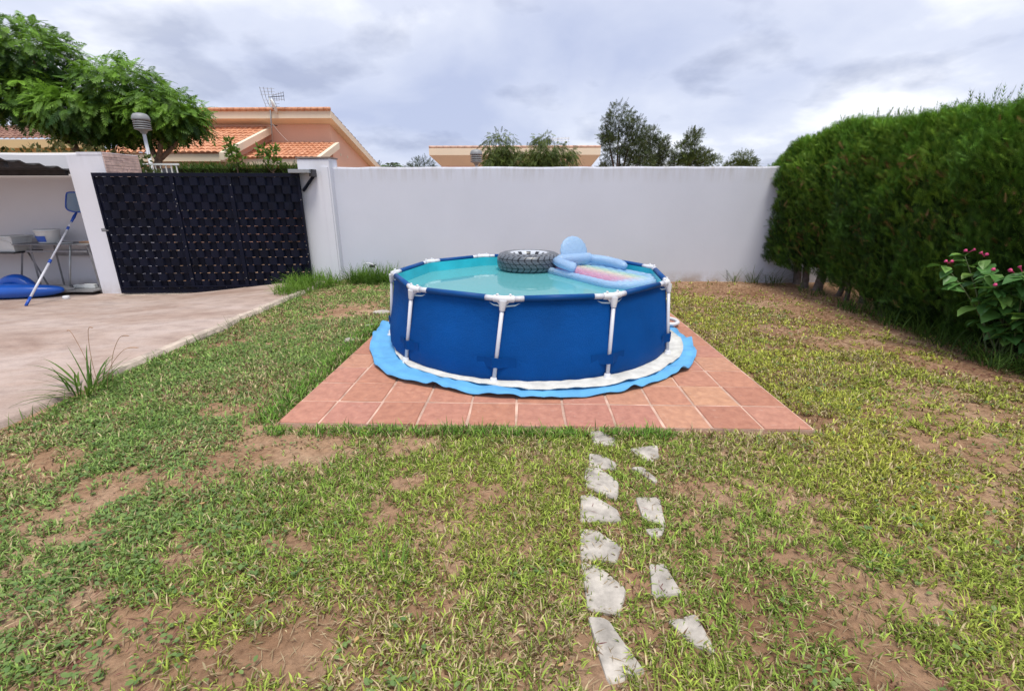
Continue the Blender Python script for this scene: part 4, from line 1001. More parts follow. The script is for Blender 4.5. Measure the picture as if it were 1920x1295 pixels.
def limbs(parent, base, targets, r0, mat, name='trunk', wob=.12, fork=.35):
    b = Vector(base); top = b.lerp(sum((Vector(t) for t in targets), Vector())/len(targets), fork); m = MB()
    m.tube(spline([b, b.lerp(top, .5)+Vector((random.uniform(-wob, wob), random.uniform(-wob, wob), 0))*.5, top], 5), [r0*(1-.035*k) for k in range(11)], 10)
    m.build(name, mat, parent, True)
    for t in targets:
        t = Vector(t); m = MB(); mid = top.lerp(t, .5)+Vector((random.uniform(-wob, wob), random.uniform(-wob, wob), random.uniform(-wob, wob)))
        P = spline([top-(top-b).normalized()*.05, mid, t], 6); n = len(P); m.tube(P, [max(.008, r0*.55*(1-.85*k/(n-1))) for k in range(n)], 7); m.build('branch', mat, parent, True)
def clump_tree(name, label, group, base, blobs, n_clump, cr, per, L, Wd, cA, cB, bark='bark', bias=(0, 0, .2), r0=.14, mat='leaf', lo=.45, cat='tree', T=DIA, F=QF, gapseed=0):
    p = thing(name, base, label, cat, group); parts = []
    vol = np.array([b[1][0]*b[1][1]*b[1][2] for b in blobs])**.67; share = vol/vol.sum()
    for (c, r), sh in zip(blobs, share):
        k = max(3, int(n_clump*sh)); P, d = ell_points(k, c, r, lo)
        tone = RNG.random(k)*.75+.25*(P[:, 2]-P[:, 2].min())/max(.01, np.ptp(P[:, 2]))
        pts = np.repeat(P, per, 0); off = rdir(k*per)*(RNG.random((k*per, 1))**.5)*cr; pts = pts+off*np.array([1, 1, .75])
        dd = unit(off/cr+np.repeat(d, per, 0)*.5+np.array(bias)+RNG.normal(size=off.shape)*.35)
        s, n = frame(dd); col = lerp3(cA, cB, np.clip(np.repeat(tone, per)+RNG.normal(size=k*per)*.16, 0, 1))*(.8+.4*RNG.random((k*per, 1)))
        parts.append(stamp(T, F, pts, dd, s, n, L*(.7+.6*RNG.random(k*per)), Wd*(.7+.6*RNG.random(k*per)), col))
    collect('crown', parts, M[mat], p)
    limbs(p, base, [b[0] for b in blobs], r0, M[bark]); return p

# feathery tree over the left end of the gate
def build_feather_tree():
    base = (-10.0, 12.6, -.3); p = thing('feathery_tree', base, 'large feathery leaved green tree spreading above the gate pillar at left', 'tree')
    blobs = [((-12.0, 12.6, 4.78), (1.0, 1.0, .80)), ((-9.85, 12.5, 4.0), (1.0, 1.1, .70)), ((-8.85, 12.4, 3.50), (.95, 1.0, .55)), ((-10.7, 12.3, 3.40), (1.2, 1.1, .60)),
             ((-12.0, 12.4, 3.72), (1.15, 1.0, .62)), ((-13.3, 12.7, 4.3), (1.0, 1.0, 1.05)), ((-8.35, 12.3, 3.25), (.55, .6, .38)), ((-10.9, 12.8, 3.15), (1.0, .8, .36)), ((-9.5, 12.7, 3.12), (.8, .8, .33))]
    T, F = spray_template(7, R(58), .32, .10, .6); parts = []
    vol = np.array([(r[0]*r[1]*r[2])**.67 for c, r in blobs]); vol /= vol.sum()
    for (c, r), sh in zip(blobs, vol):
        k = int(6600*sh); P, d = ell_points(k, c, r, .5); keep = (d[:, 2] > -.75) | (RNG.random(k) < .6); P, d = P[keep], d[keep]; k = len(P)
        dd = unit(d*np.array([1, 1, .35])+RNG.normal(size=(k, 3))*.5+np.array([.15, -.1, .06])); up = unit(np.array([0, 0, 1.])+d*.55+RNG.normal(size=(k, 3))*.22)
        s = unit(np.cross(dd, up)); n = np.cross(s, dd); n = n*np.where(n[:, 2:] < 0, -1, 1)
        t = np.clip(.45+.35*d[:, 2]+RNG.normal(size=k)*.22, 0, 1)  # upper side of each blob gets lighter leaves, a highlight put into the colour
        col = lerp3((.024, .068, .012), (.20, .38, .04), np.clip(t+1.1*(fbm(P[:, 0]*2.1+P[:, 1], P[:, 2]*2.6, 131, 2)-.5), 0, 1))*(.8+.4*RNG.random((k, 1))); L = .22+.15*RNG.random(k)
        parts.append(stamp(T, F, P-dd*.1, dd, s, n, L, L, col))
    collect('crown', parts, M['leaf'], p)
    for bx, tg in (((-10.35, 12.6), [blobs[3][0], blobs[4][0], blobs[0][0], blobs[5][0]]), ((-9.85, 12.55), [blobs[1][0], blobs[2][0], blobs[6][0], blobs[8][0]])):
        limbs(p, (bx[0], bx[1], -.3), tg, .13, M['bark'], fork=.72)
build_feather_tree()
# drooping pepper trees in front of the low house
PT, PF = spray_template(6, R(40), .30, .07, .1)
for (bx, by, blobs, lab) in (((-.9), 19., [((-1.0, 19, 3.0), (.62, .6, .85)), ((-.55, 19.1, 2.6), (.7, .6, .8)), ((-1.15, 18.9, 2.5), (.5, .5, .7))], 'drooping olive green tree left of its twin, before the low house'),
                             (1.0, 19., [((.85, 19, 3.0), (.65, .6, .80)), ((1.25, 19.1, 2.55), (.75, .6, .75)), ((.55, 18.9, 2.5), (.6, .5, .75)), ((.15, 19.0, 2.75), (.35, .4, .5))], 'drooping olive green tree right of its twin, before the low house')):
    clump_tree('drooping_tree', lab, 'drooping trees before the low house', (bx, by, -.3), blobs, 250, .22, 13, .20, .22, (.045, .075, .018), (.15, .20, .045), bias=(0, 0, -1.1), T=PT, F=PF, r0=.1, lo=.3)
# pines and small trees far behind
NT, NF = spray_template(5, R(38), .42, .07, .0)
clump_tree('pine_tree', 'tall dark open crowned pine with sky showing through, right of the low house', 'pines beyond the wall', (5.6, 30, -.3),
    [((5.4, 30, 5.7), (.75, .8, .8)), ((4.75, 30, 4.9), (.55, .7, .4)), ((6.3, 30, 5.2), (.7, .8, .6)), ((5.5, 30, 4.4), (.9, .9, .6)), ((5.0, 30, 3.8), (.45, .5, .35)), ((6.4, 30, 4.2), (.75, .8, .7)), ((6.6, 30, 3.3), (.9, .8, .6)), ((5.0, 30, 2.9), (.8, .8, .4))], 230, .27, 19, .24, .27, (.028, .048, .020), (.095, .125, .045), r0=.2, mat='needle', T=NT, F=NF, bark='pale_bark', lo=.12)
clump_tree('pine_tree', 'smaller grey green pine standing between the tall pine and the bushy pine', 'pines beyond the wall', (7.8, 31, -.3),
    [((7.5, 31, 4.8), (.5, .6, .55)), ((7.9, 31, 4.1), (.75, .7, .7)), ((7.4, 31, 3.6), (.8, .7, .6)), ((8.5, 31, 3.6), (.55, .6, .6)), ((8.3, 31, 4.8), (.25, .3, .4))], 140, .26, 19, .23, .26, (.04, .06, .028), (.12, .15, .06), r0=.13, mat='needle', T=NT, F=NF, bark='pale_bark', lo=.12)
clump_tree('pine_tree', 'bushy cone shaped olive pine standing alone left of the long hedge', 'pines beyond the wall', (10.2, 31, -.3),
    [((9.95, 31, 4.7), (.5, .6, .55)), ((9.9, 31, 4.0), (.85, .7, .6)), ((10.4, 31, 3.7), (.95, .8, .55)), ((9.8, 31, 3.3), (1.0, .8, .5)), ((11.2, 31, 3.4), (.55, .6, .5))], 170, .26, 19, .23, .26, (.045, .07, .022), (.14, .18, .045), r0=.14, mat='needle', T=NT, F=NF, bark='pale_bark', lo=.12)
clump_tree('small_tree', 'small round bright green tree top close to the hedge corner', None, (12.9, 30, -.3), [((12.85, 30, 3.45), (.6, .6, .5)), ((13.2, 30, 3.1), (.75, .6, .35)), ((12.3, 30, 3.1), (.4, .5, .3))], 110, .2, 20, .2, .16, (.04, .065, .015), (.13, .17, .035), r0=.1, T=NT, F=NF)
clump_tree('round_bush', 'dark round bush top beside the palm left of the low house', None, (-8.1, 36, -.3), [((-7.6, 36, 3.4), (.9, .8, .65)), ((-8.1, 36, 3.1), (.8, .8, .5))], 70, .25, 12, .28, .2, (.025, .05, .018), (.06, .09, .03), r0=.12, T=NT, F=NF)
clump_tree('low_bush', 'dark low bush just left of the palm crown', None, (-10.9, 36, -.3), [((-10.9, 36, 3.2), (.7, .8, .55)), ((-11.3, 36, 3.0), (.6, .7, .4))], 50, .25, 12, .28, .2, (.02, .045, .015), (.05, .085, .025), r0=.12, T=NT, F=NF)
clump_tree('leafy_tree', 'sparse leafy treetop peeping over the salmon house roof', None, (-17.2, 30, -.3), [((-17.0, 30, 5.75), (.75, .6, .4)), ((-15.2, 30, 5.6), (.5, .5, .3)), ((-17.0, 30, 5.0), (1.6, .8, .4))], 46, .22, 10, .3, .15, (.025, .045, .018), (.06, .085, .03), r0=.12, lo=.2)
def build_palm():
    b = Vector((-9.75, 36, -.3)); p = thing('palm_tree', b, 'distant palm with arching fronds between two dark bushes', 'palm tree'); t = Vector((-9.75, 36, 3.35))
    MB().tube([b, t], [.2, .15], 10).build('trunk', M['bark'], p, True)
    for k in range(15):
        a = 2*PI*k/15+random.uniform(-.2, .2); el = random.uniform(.1, 1.1); m = MB(); d = Vector((math.cos(a), math.sin(a), 0)); L = 1.5; P = []
        for i in range(9):
            s = i/8; P.append(t+d*(L*s*math.cos(el))+Vector((0, 0, L*(s*math.sin(el)-.75*s*s))))
        for i in range(1, 9):
            tan = (P[i]-P[i-1]).normalized(); sd = tan.cross(Vector((0, 0, 1))).normalized(); w = .34*math.sin(PI*(.15+.8*i/8))
            for sg in (1, -1):
                q = P[i]; m.poly([q, q+sd*sg*w*.5+tan*.08+Vector((0, 0, .02)), q+sd*sg*w+tan*.2-Vector((0, 0, .1)), q+sd*sg*w*.5-tan*.02])
        m.tube(P, .018, 4); m.build('frond', M['palm'], p)
M['palm'] = simple('palm_green', (.07, .12, .04), .6, .3, 3)
build_palm()

# clipped hedge and plants across the street, behind the gate
def box_hedge(name, label, x0, x1, y0, y1, z0, z1, dens, L, cA, cB, core=True, cat='hedge'):
    p = thing(name, ((x0+x1)/2, (y0+y1)/2, z0), label, cat)
    MB().box((x0+.08, y0+.1, z0), (x1-.08, y1-.1, z1-.08)).build('twig_core', M['core'], p)  # plain dark box added inside so the foliage is not see-through
    n = int(dens*((x1-x0)*(z1-z0)+(x1-x0)*(y1-y0))); k = int(n*(z1-z0)/((z1-z0)+(y1-y0)))
    P = np.concatenate([np.stack([RNG.uniform(x0, x1, k), y0+.12*RNG.random(k), RNG.uniform(z0, z1, k)], 1), np.stack([RNG.uniform(x0, x1, n-k), RNG.uniform(y0, y1, n-k), z1-.10*RNG.random(n-k)], 1)])
    d = unit(np.concatenate([np.tile([0, -.6, .8], (k, 1)), np.tile([0, 0, 1.], (n-k, 1))])+RNG.normal(size=(n, 3))*.45); s, nn = frame(d)
    col = lerp3(cA, cB, RNG.random(n)); collect('foliage', [stamp(NT, NF, P-d*L*.4, d, s, nn, L*(.6+.7*RNG.random(n)), L*.5, col)], M['leaf'], p); return p
box_hedge('clipped_hedge', 'clipped bright green hedge across the street showing above the gate', -11.6, -7.2, 16, 16.7, 1.2, 2.44, 260, .22, (.03, .075, .012), (.09, .18, .025))
def sapling(x, y, h, label, blobs):
    clump_tree('young_citrus', label, 'young citrus shoots behind the gate', (x, y, 2.0), blobs, 26, .12, 8, .13, .075, (.05, .12, .015), (.16, .26, .04), r0=.02, lo=.1, bias=(0, 0, .4), cat='shrub')
sapling(-9.25, 15.8, 1, 'taller narrow citrus shoot with yellow green leaves above the clipped hedge', [((-9.42, 15.8, 3.05), (.12, .12, .18)), ((-9.35, 15.8, 2.8), (.13, .13, .16)), ((-9.25, 15.8, 2.55), (.13, .13, .14))])
sapling(-8.15, 15.8, 1, 'shorter bushier citrus shoot right of the narrow one above the clipped hedge', [((-8.35, 15.8, 2.8), (.2, .15, .16)), ((-8.05, 15.8, 2.88), (.13, .13, .16)), ((-8.0, 15.8, 2.55), (.18, .15, .14))])
def build_fence_bush():
    p = clump_tree('climbing_plant', 'loose green climber with small white flowers on the street fence', None, (-8.3, 10.6, -.3), [((-8.65, 10.6, 2.1), (.35, .3, .28)), ((-8.25, 10.6, 2.0), (.35, .3, .3)), ((-8.9, 10.6, 1.9), (.3, .3, .3))], 70, .12, 12, .10, .06, (.035, .06, .018), (.12, .16, .05), r0=.03, cat='climber')
    for _ in range(26):
        q = (random.uniform(-9.0, -7.95), 10.28+random.uniform(-.04, .05), random.uniform(1.8, 2.32)); MB().lathe([(0, 0), (.022, .008), (.012, .02), (0, .022)], q, 7).build('flower', M['bucket'], p)
    f = thing('street_fence', (-8.3, 10.75, -.3), 'low white metal railing behind the climber and the street lamp', 'fence')
    for k in range(9): MB().box((-8.75+.12*k, 10.9, .2), (-8.73+.12*k, 10.92, 2.16)).build('bar', M['bucket'], f)
    MB().box((-8.8, 10.89, 2.162), (-7.72, 10.93, 2.2)).build('rail', M['bucket'], f)
build_fence_bush()
clump_tree('flowering_climber', 'thin green growth with pale blossoms along the top of the neighbour wall', None, (-11.0, 10.2, -.3), [((-10.2, 10.2, 2.36), (.9, .2, .13)), ((-11.6, 10.2, 2.36), (.9, .2, .13)), ((-12.8, 10.2, 2.36), (.9, .2, .13)), ((-9.3, 10.2, 2.36), (.6, .2, .10))], 90, .1, 8, .1, .06, (.05, .07, .02), (.16, .15, .05), r0=.02, cat='climber')

# ------------------------------------------------------------------ long cypress hedge at right
HX = 4.72
HX = 4.64
def hedge_top(y): return 2.42 - .34*smooth01((y-8.3)/1.0) + .05*np.sin(y*1.9) + .04*np.sin(y*4.3+1)
def hedge_bot(y): return .02 + .30*smooth01((np.asarray(y, float)-6.3)/1.6) + .05*np.sin(np.asarray(y, float)*3.1)
def hedge_face(y, t):     # t 0 bottom .. 1 top of the face, returns x of the surface
    return HX - .10*np.sin(np.clip(t, 0, 1)*PI)**.7 + .10*np.maximum(0, t-.75)**1.0*1.6 + .15*np.maximum(0, .22-t) - .16*smooth01((y-7.2)/1.2) + .14*smooth01((6.0-y)/1.5) + (fbm(y*1.3, t*2.5, 31, 3)-.5)*.34 + (vnoise(y*4.5, t*7, 33)-.5)*.10
def build_hedge():
    p = thing('cypress_hedge', (HX+.5, 6, 0), 'tall clipped dark green cypress hedge along the right side of the lawn', 'hedge')
    y0, y1 = 1.2, 9.35
    m = MB(); ny, nt = 60, 12
    def core(i, j):
        y = y0+.1+(y1-y0-.2)*i/(ny-1); t = j/(nt-1); zb, zt = (float(hedge_bot(y))+.10 if y > 6.5 else -.05), float(hedge_top(y))-.12
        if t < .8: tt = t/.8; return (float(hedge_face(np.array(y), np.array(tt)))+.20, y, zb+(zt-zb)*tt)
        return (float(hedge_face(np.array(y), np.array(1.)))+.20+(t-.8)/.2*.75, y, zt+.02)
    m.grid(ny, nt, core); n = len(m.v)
    m.build('twig_core', M['core'], p, True)  # dark solid sheet added behind the sprays to stop gaps showing through
    T, F = spray_tri(5, R(40), .50, .052, .08); parts = []
    def add(n, Y, Tt, inset, dirs, L, cA, cB, tone, brown=.03):
        zb, zt = hedge_bot(Y), hedge_top(Y); X = hedge_face(Y, Tt)+inset; Z = zb+(zt-zb)*Tt
        P = np.stack([X, Y, Z], 1); d = unit(dirs); s, nn = frame(d)
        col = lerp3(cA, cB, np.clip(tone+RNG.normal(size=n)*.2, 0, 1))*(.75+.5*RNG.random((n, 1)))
        bn = fbm(Y*1.7+3, Tt*4.1, 41, 3); br = RNG.random(n) < np.where(bn > .70, .22, brown*.5)*np.where((Tt > .12) & (Tt < .82), 1, .25)
        col[br] = lerp3((.20, .095, .035), (.34, .19, .08), RNG.random(int(br.sum())))*.8
        parts.append(stamp(T, F, P-d*(L*.35)[:, None], d, s, nn, L, L*.9, col))
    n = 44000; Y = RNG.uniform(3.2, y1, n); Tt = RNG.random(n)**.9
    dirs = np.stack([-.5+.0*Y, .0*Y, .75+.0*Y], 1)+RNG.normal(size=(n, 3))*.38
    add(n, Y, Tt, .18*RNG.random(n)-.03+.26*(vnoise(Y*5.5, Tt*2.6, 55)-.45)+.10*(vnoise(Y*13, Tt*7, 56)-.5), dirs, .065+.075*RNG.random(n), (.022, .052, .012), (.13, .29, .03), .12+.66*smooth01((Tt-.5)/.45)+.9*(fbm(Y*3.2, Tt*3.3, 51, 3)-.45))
    n = 5200; Y = RNG.uniform(3.6, y1, n); Tt = RNG.random(n)**.75
    add(n, Y, Tt, -.05+.05*RNG.random(n), np.stack([-.55+.0*Y, .0*Y, .7+.0*Y], 1)+RNG.normal(size=(n, 3))*.35, .08+.06*RNG.random(n), (.045, .095, .014), (.17, .30, .03), .15+.7*Tt+.9*(fbm(Y*2.7, Tt*5, 57, 3)-.5))
    n = 3500; Y = RNG.uniform(y0, 3.2, n); Tt = RNG.random(n)
    add(n, Y, Tt, .14*RNG.random(n), np.stack([-.75+.0*Y, .0*Y, .55+.0*Y], 1)+RNG.normal(size=(n, 3))*.42, .14+.1*RNG.random(n), (.016, .036, .008), (.06, .13, .014), .3+.4*Tt)
    # top surface
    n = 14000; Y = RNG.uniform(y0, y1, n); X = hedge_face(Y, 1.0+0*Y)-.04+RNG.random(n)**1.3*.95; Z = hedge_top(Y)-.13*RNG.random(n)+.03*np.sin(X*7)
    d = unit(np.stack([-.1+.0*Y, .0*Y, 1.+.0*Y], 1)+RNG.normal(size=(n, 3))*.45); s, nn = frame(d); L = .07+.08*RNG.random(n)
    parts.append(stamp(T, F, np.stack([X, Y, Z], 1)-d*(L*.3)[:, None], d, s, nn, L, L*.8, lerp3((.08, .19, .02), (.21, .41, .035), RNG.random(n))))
    # loose new shoots sticking out of the top, thicker towards the near end
    n = 3200; Y = RNG.uniform(y0, 8.9, n); Y = Y[RNG.random(n) < .12+.88*(fbm(Y*1.3, Y*0, 61, 2) > .52)*np.where(Y < 6.2, 1, .45)]; n = len(Y); X = HX+.05+RNG.random(n)*.6; Z = hedge_top(Y)-.03
    d = unit(np.stack([.0*Y, .0*Y, 1.+.0*Y], 1)+RNG.normal(size=(n, 3))*.30); s, nn = frame(d); L = np.where(Y < 5.9, .14, .09)+.17*RNG.random(n)**1.6
    T2, F2 = spray_tri(6, R(30), .24, .034, .05)
    parts.append(stamp(T2, F2, np.stack([X, Y, Z], 1), d, s, nn, L, L*.75, lerp3((.07, .14, .02), (.14, .22, .04), RNG.random(n))))
    # far end facing the wall gap
    n = 1200; Z = RNG.uniform(.4, 2.05, n); X = HX-.15+RNG.random(n)*.7; Y = 9.0-.25*RNG.random(n)+.0*Z
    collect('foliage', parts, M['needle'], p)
    # dead brown tufts hanging in the face
    for _ in range(18):
        y = np.array([random.uniform(4.2, 8.7)]); t = np.array([random.uniform(.2, .85)]); x = float(hedge_face(y, t)[0])-.02; zb, zt = float(hedge_bot(y)[0]), float(hedge_top(y)[0])
        k = random.randint(5, 12); b = np.array([x, y[0], zb+(zt-zb)*t[0]])+RNG.normal(size=(k, 3))*np.array([.02, .03, .05]); d = unit(RNG.normal(size=(k, 3))*.5+np.array([-.3, 0, -.8])); s, nn = frame(d)
        collect('dead_sprig', [stamp(T, F, b, d, s, nn, .07+.05*RNG.random(k), .07, lerp3((.22, .10, .04), (.42, .24, .11), RNG.random(k)))], M['needle'], p)
    for y, x, r in ((8.62, 4.95, .07), (8.28, 4.90, .06), (7.92, 4.95, .08), (7.45, 5.0, .045), (7.15, 4.92, .04), (6.9, 5.0, .05), (6.25, 4.82, .075), (5.6, 5.0, .07)):
        zt = 1.1; P = [(x+random.uniform(-.03, .03), y+random.uniform(-.03, .03), z) for z in (-.06, .12, .3, .55, zt)]
        MB().tube(spline(P, 4), [r*(1.25 if k < 2 else 1)*(1-.02*k)*random.uniform(.92, 1.08) for k in range(17)], 11).build('trunk', M['pale_bark'], p, True)
build_hedge()
bw = MB().box((5.95, .5, -.3), (6.1, 8.70, 1.9)).build('boundary_wall', M['wall']); tag(bw, 'pale boundary wall glimpsed under the cypress hedge, raised to block light behind it', 'wall')  # height raised to keep light from behind off the soil under the hedge
for (y, x, lab) in ((5.98, 5.02, 'pale weathered concrete block at the foot of the hedge, farther one'), (5.72, 5.0, 'pale weathered concrete block at the foot of the hedge, nearer one')):
    o = MB().box((x, y-.1, -.05), (x+.12, y+.1, .30)).build('edging_block', M['stone'], bevel=.012); tag(o, lab, 'block')

# ------------------------------------------------------------------ lawn
BARE = [(-1.46,2.66,.28,.17),(-1.78,2.87,.22,.12),(-2.27,2.16,.18,.1),(-2.33,1.91,.16,.1),(-2.12,1.78,.13,.07),(-1.36,1.27,.16,.09),(-1.36,1.14,.22,.08),(-1.02,1.2,.17,.08),(-.99,1.38,.12,.07),(-.83,1.23,.09,.06),
 (-2.15,3.11,.24,.13),(-1.89,2.22,.18,.08),(-.3,1.63,.06,.04),(-.7,1.98,.08,.05),(-.69,2.64,.21,.08),(2.94,2.72,.41,.2),(2.93,3.17,.31,.22),(4.31,4.07,.34,.27),(4.1,4.34,.4,.23),(.99,2.16,.17,.09),(1.32,1.53,.19,.1),
 (1.16,1.38,.12,.06),(1.23,1.18,.11,.06),(1.62,1.49,.15,.06),(1.17,1.7,.09,.06),(.22,1.21,.07,.1),(-.23,2.12,.09,.07),(3.07,5.42,.25,.23),(-2.28,6.36,.37,.26),(-2.6,6.04,.29,.23),(2.1,3.05,.16,.13),(-.66,2.26,.08,.05),
 (-1.6,2.45,.3,.1),(-1.1,1.75,.12,.06),(-1.5,1.62,.1,.05),(-2.9,2.4,.2,.12),(3.3,3.6,.3,.2),(3.7,3.2,.4,.2),(2.4,2.2,.2,.1),(3.6,4.9,.4,.25)]
def in_poly(x, y, P):
    ins = np.zeros(len(x), bool); j = len(P)-1
    for i in range(len(P)):
        xi, yi = P[i]; xj, yj = P[j]; c = ((yi > y) != (yj > y)) & (x < (xj-xi)*(y-yi)/(yj-yi+1e-12)+xi); ins ^= c; j = i
    return ins
def lawn_mask(x, y):
    m = .66+1.0*(fbm(x*1.5+7, y*1.5, 71, 4)-.45)+1.1*(fbm(x*7, y*7, 73, 3)-.5)
    for bx, by, ra, rb in BARE:
        q = ((x-bx)/(ra*1.2))**2+((y-by)/(rb*1.4))**2+2.4*(fbm(x*5, y*5, 77, 4)-.5); m = m*np.clip((q-.2)*.75, .14, 1)
    strip = smooth01((x-(2.6+.0*y)-.25*(8.6-y)*0+.45-1.6*smooth01((8.2-y)/4))/.9)*smooth01((y-3.6)/.8); m = m*(1-.90*strip)          # bare strip before the hedge
    m = m*(1-.75*smooth01((x-1.6)/.8)*smooth01((y-6.9)/1.0))
    return np.clip(m, 0, 1)
FL = []
M['deadleaf'] = simple('dry_leaf', (.42, .27, .12), .8, .4, 30)
def build_lawn():
    def region(n, x0, x1, y0, y1): return RNG.uniform(x0, x1, n), RNG.uniform(y0, y1, n)
    XS, YS = [], []
    for n, x0, x1, y0, y1 in ((27000, -3.2, 3.2, .55, 1.7), (32000, -4.2, 4.2, 1.7, 2.95), (17000, -4.2, -1.6, 2.95, 4.6), (15000, 1.8, 4.9, 2.95, 4.6), (14000, -4.2, -1.6, 4.6, 8.68), (15000, 1.8, 4.9, 4.6, 8.68), (3000, -1.7, 2.0, 6.5, 8.68)):
        a, b = region(n, x0, x1, y0, y1); XS.append(a); YS.append(b)
    n = 800; XS.append(RNG.uniform(-1.75, 1.0, n)); YS.append(RNG.uniform(2.74, 2.885, n))     # thick fringe along the patio front
    n = 900; YS.append(RNG.uniform(2.9, 5.4, n)); XS.append(-1.80+RNG.normal(size=n)*.07)
    x, y = np.concatenate(XS), np.concatenate(YS); fr = np.zeros(len(x), bool); fr[-1700:] = True
    mk = lawn_mask(x, y); mk[fr] = .85
    mk = np.maximum(mk, .8*smooth01((y-8.25)/.25)*smooth01((-2.2-x)/.3)); ok = RNG.random(len(x)) < mk
    edge = drive_edge(y)+.05; ok &= x > edge+.03*RNG.random(len(x))
    pl = -1.74-.10*(fbm(y*2.5, y*0+2, 81, 3)-.35)*2.0; pat = (x > -1.80+.14*(fbm(y*2.2, y*0, 83, 3))) & (x < 1.975-.05*(fbm(y*2.5, y*0+8, 87, 3))) & (y > 2.875-.02) & (y < 6.6); ok &= ~pat
    ok &= x < 4.85
    sx = x.copy(); st = np.zeros(len(x), bool)
    for P in STONES:
        bx = [q[0] for q in P]; by = [q[1] for q in P]; near = (x > min(bx)-.02) & (x < max(bx)+.02) & (y > min(by)-.02) & (y < max(by)+.02)
        idx = np.where(near)[0]
        if len(idx): st[idx] |= in_poly(x[idx], y[idx], P)
    ok &= ~(st & (RNG.random(len(x)) < .985))
    x, y, fr, mk = x[ok], y[ok], fr[ok], mk[ok]; n = len(x)
    dist = np.hypot(x, y); size = .022+.016*fbm(x*2, y*2, 91, 3)+.010*RNG.random(n); size = np.where(fr, size*1.5, size); size *= np.where(y > 8.2, 1.5, 1)
    # colour zones: real differences of sward
    g = fbm(x*.9+3, y*.9, 101, 3); dry = np.clip((fbm(x*2.3, y*2.3, 103, 4)-.40)*2.4, 0, 1); right = smooth01((x-.9)/1.2); left = smooth01((-1.1-x)/1.0)
    green = np.array([.20, .30, .055]); yel = np.array([.355, .385, .07]); blue = np.array([.20, .31, .10]); straw = np.array([.56, .46, .27]); brown = np.array([.20, .12, .065])
    t1 = np.clip(.25+.55*right+1.6*(g-.5)-.25*left, 0, 1)[:, None]; c = green*(1-t1)+yel*t1
    c = c*(1-.6*left[:, None])+blue*.6*left[:, None]; c = np.where(fr[:, None], np.array([.14, .27, .045]), c)
    K = 6; bx = np.repeat(x, K); by = np.repeat(y, K); N = n*K; sz = np.repeat(size, K); far = np.clip(np.repeat(dist, K)/3.0, .8, 2.3)
    az = RNG.uniform(0, 2*PI, N); lean = np.clip(RNG.normal(.95, .36, N), .05, 1.5); lean = np.where(np.repeat(fr, K), lean*.72, lean)
    ln = sz*(.55+.95*RNG.random(N))*np.where(RNG.random(N) < .06, 1.6, 1); wd = (.0022+.0020*RNG.random(N))*far**.75
    bx = bx+RNG.normal(size=N)*.010; by = by+RNG.normal(size=N)*.010; bz = ground_z(bx, by)-.004
    b = np.stack([bx, by, bz], 1); h = np.stack([np.cos(az), np.sin(az), 0*az], 1); sd = np.stack([-np.sin(az), np.cos(az), 0*az], 1); up = np.array([0, 0, 1.])
    l1 = lean*.6; mid = b+h*(np.sin(l1)*ln*.55)[:, None]+up*(np.cos(l1)*ln*.55)[:, None]; l2 = np.minimum(lean*1.35, 1.75); tip = mid+h*(np.sin(l2)*ln*.5)[:, None]+up*(np.cos(l2)*ln*.5)[:, None]
    w = (sd*wd[:, None]); v = np.stack([b-w*.7, b+w*.7, mid-w, mid+w, tip], 1).reshape(-1, 3)
    f = (np.array([[0, 1, 3], [0, 3, 2], [2, 3, 4]])[None]+(np.arange(N)*5)[:, None, None]).reshape(-1, 3)
    cb = np.repeat(c, K, 0)*(.45+1.7*RNG.random((N, 1))**1.3); q = RNG.random(N); dz = np.repeat(dry*(1-.75*fr), K)
    sq = q < .10+.34*dz; cb[sq] = straw*(.5+1.0*RNG.random((int(sq.sum()), 1))); cb = np.where(((q > .10+.34*dz) & (q < .17+.55*dz))[:, None], brown*(.6+.8*RNG.random((N, 1))), cb)
    br = (q > .9); cb = np.where(br[:, None], cb*np.array([1.25, 1.2, 1.1]), cb)
    o = np_mesh('lawn_grass', v, f, M['grass'], np.repeat(np.clip(cb, .003, 1), 5, 0)); tag(o, 'patchy short mown lawn grass with dry yellow blades', 'grass', kind='stuff')
    # clover-like broad leaves, thickest on the left
    n = 34000; x = RNG.uniform(-3.6, 3.6, n); y = .6+6.2*RNG.random(n)**1.5
    dens = (.10+.75*smooth01((-.9-x)/1.2)+.10*(x > 1.5))*np.clip((fbm(x*1.8+20, y*1.8, 111, 3)-.35)*4, 0, 1)*np.clip(lawn_mask(x, y)+.15, 0, 1)
    ok = (RNG.random(n) < dens) & (x > drive_edge(y)+.09) & ~((x > -1.72) & (x < 2.0) & (y > 2.86) & (y < 6.6)) & ~((x > .2) & (x < .9) & (y < 2.9)); x, y = x[ok], y[ok]
    x = np.repeat(x, 4)+RNG.normal(size=len(x)*4)*.018; y = np.repeat(y, 4)+RNG.normal(size=len(y)*4)*.018; n = len(x)
    P = np.stack([x, y, ground_z(x, y)+.008+.022*RNG.random(n)], 1); az = RNG.uniform(0, 2*PI, n); d = unit(np.stack([np.cos(az), np.sin(az), RNG.uniform(-.1, .7, n)], 1))
    s = np.stack([-np.sin(az), np.cos(az), RNG.normal(size=n)*.3], 1); s = unit(s); nn = np.cross(d, s); L = .012+.016*RNG.random(n)
    LT = np.array([(0, 0, 0), (.3, .42, .08), (.7, .4, .06), (1, 0, -.06), (.7, -.4, .06), (.3, -.42, .08)]); LF = np.array([[0, 1, 2, 3], [0, 3, 4, 5]])
    V_, F_, C_ = stamp(LT, LF, P, d, s, nn, L, L*.75, lerp3((.13, .23, .075), (.25, .35, .11), RNG.random(n))); o = np_mesh('clover', V_, F_, M['grass'], C_); tag(o, 'small broad leaved weeds mixed into the left lawn', 'weeds', kind='stuff')
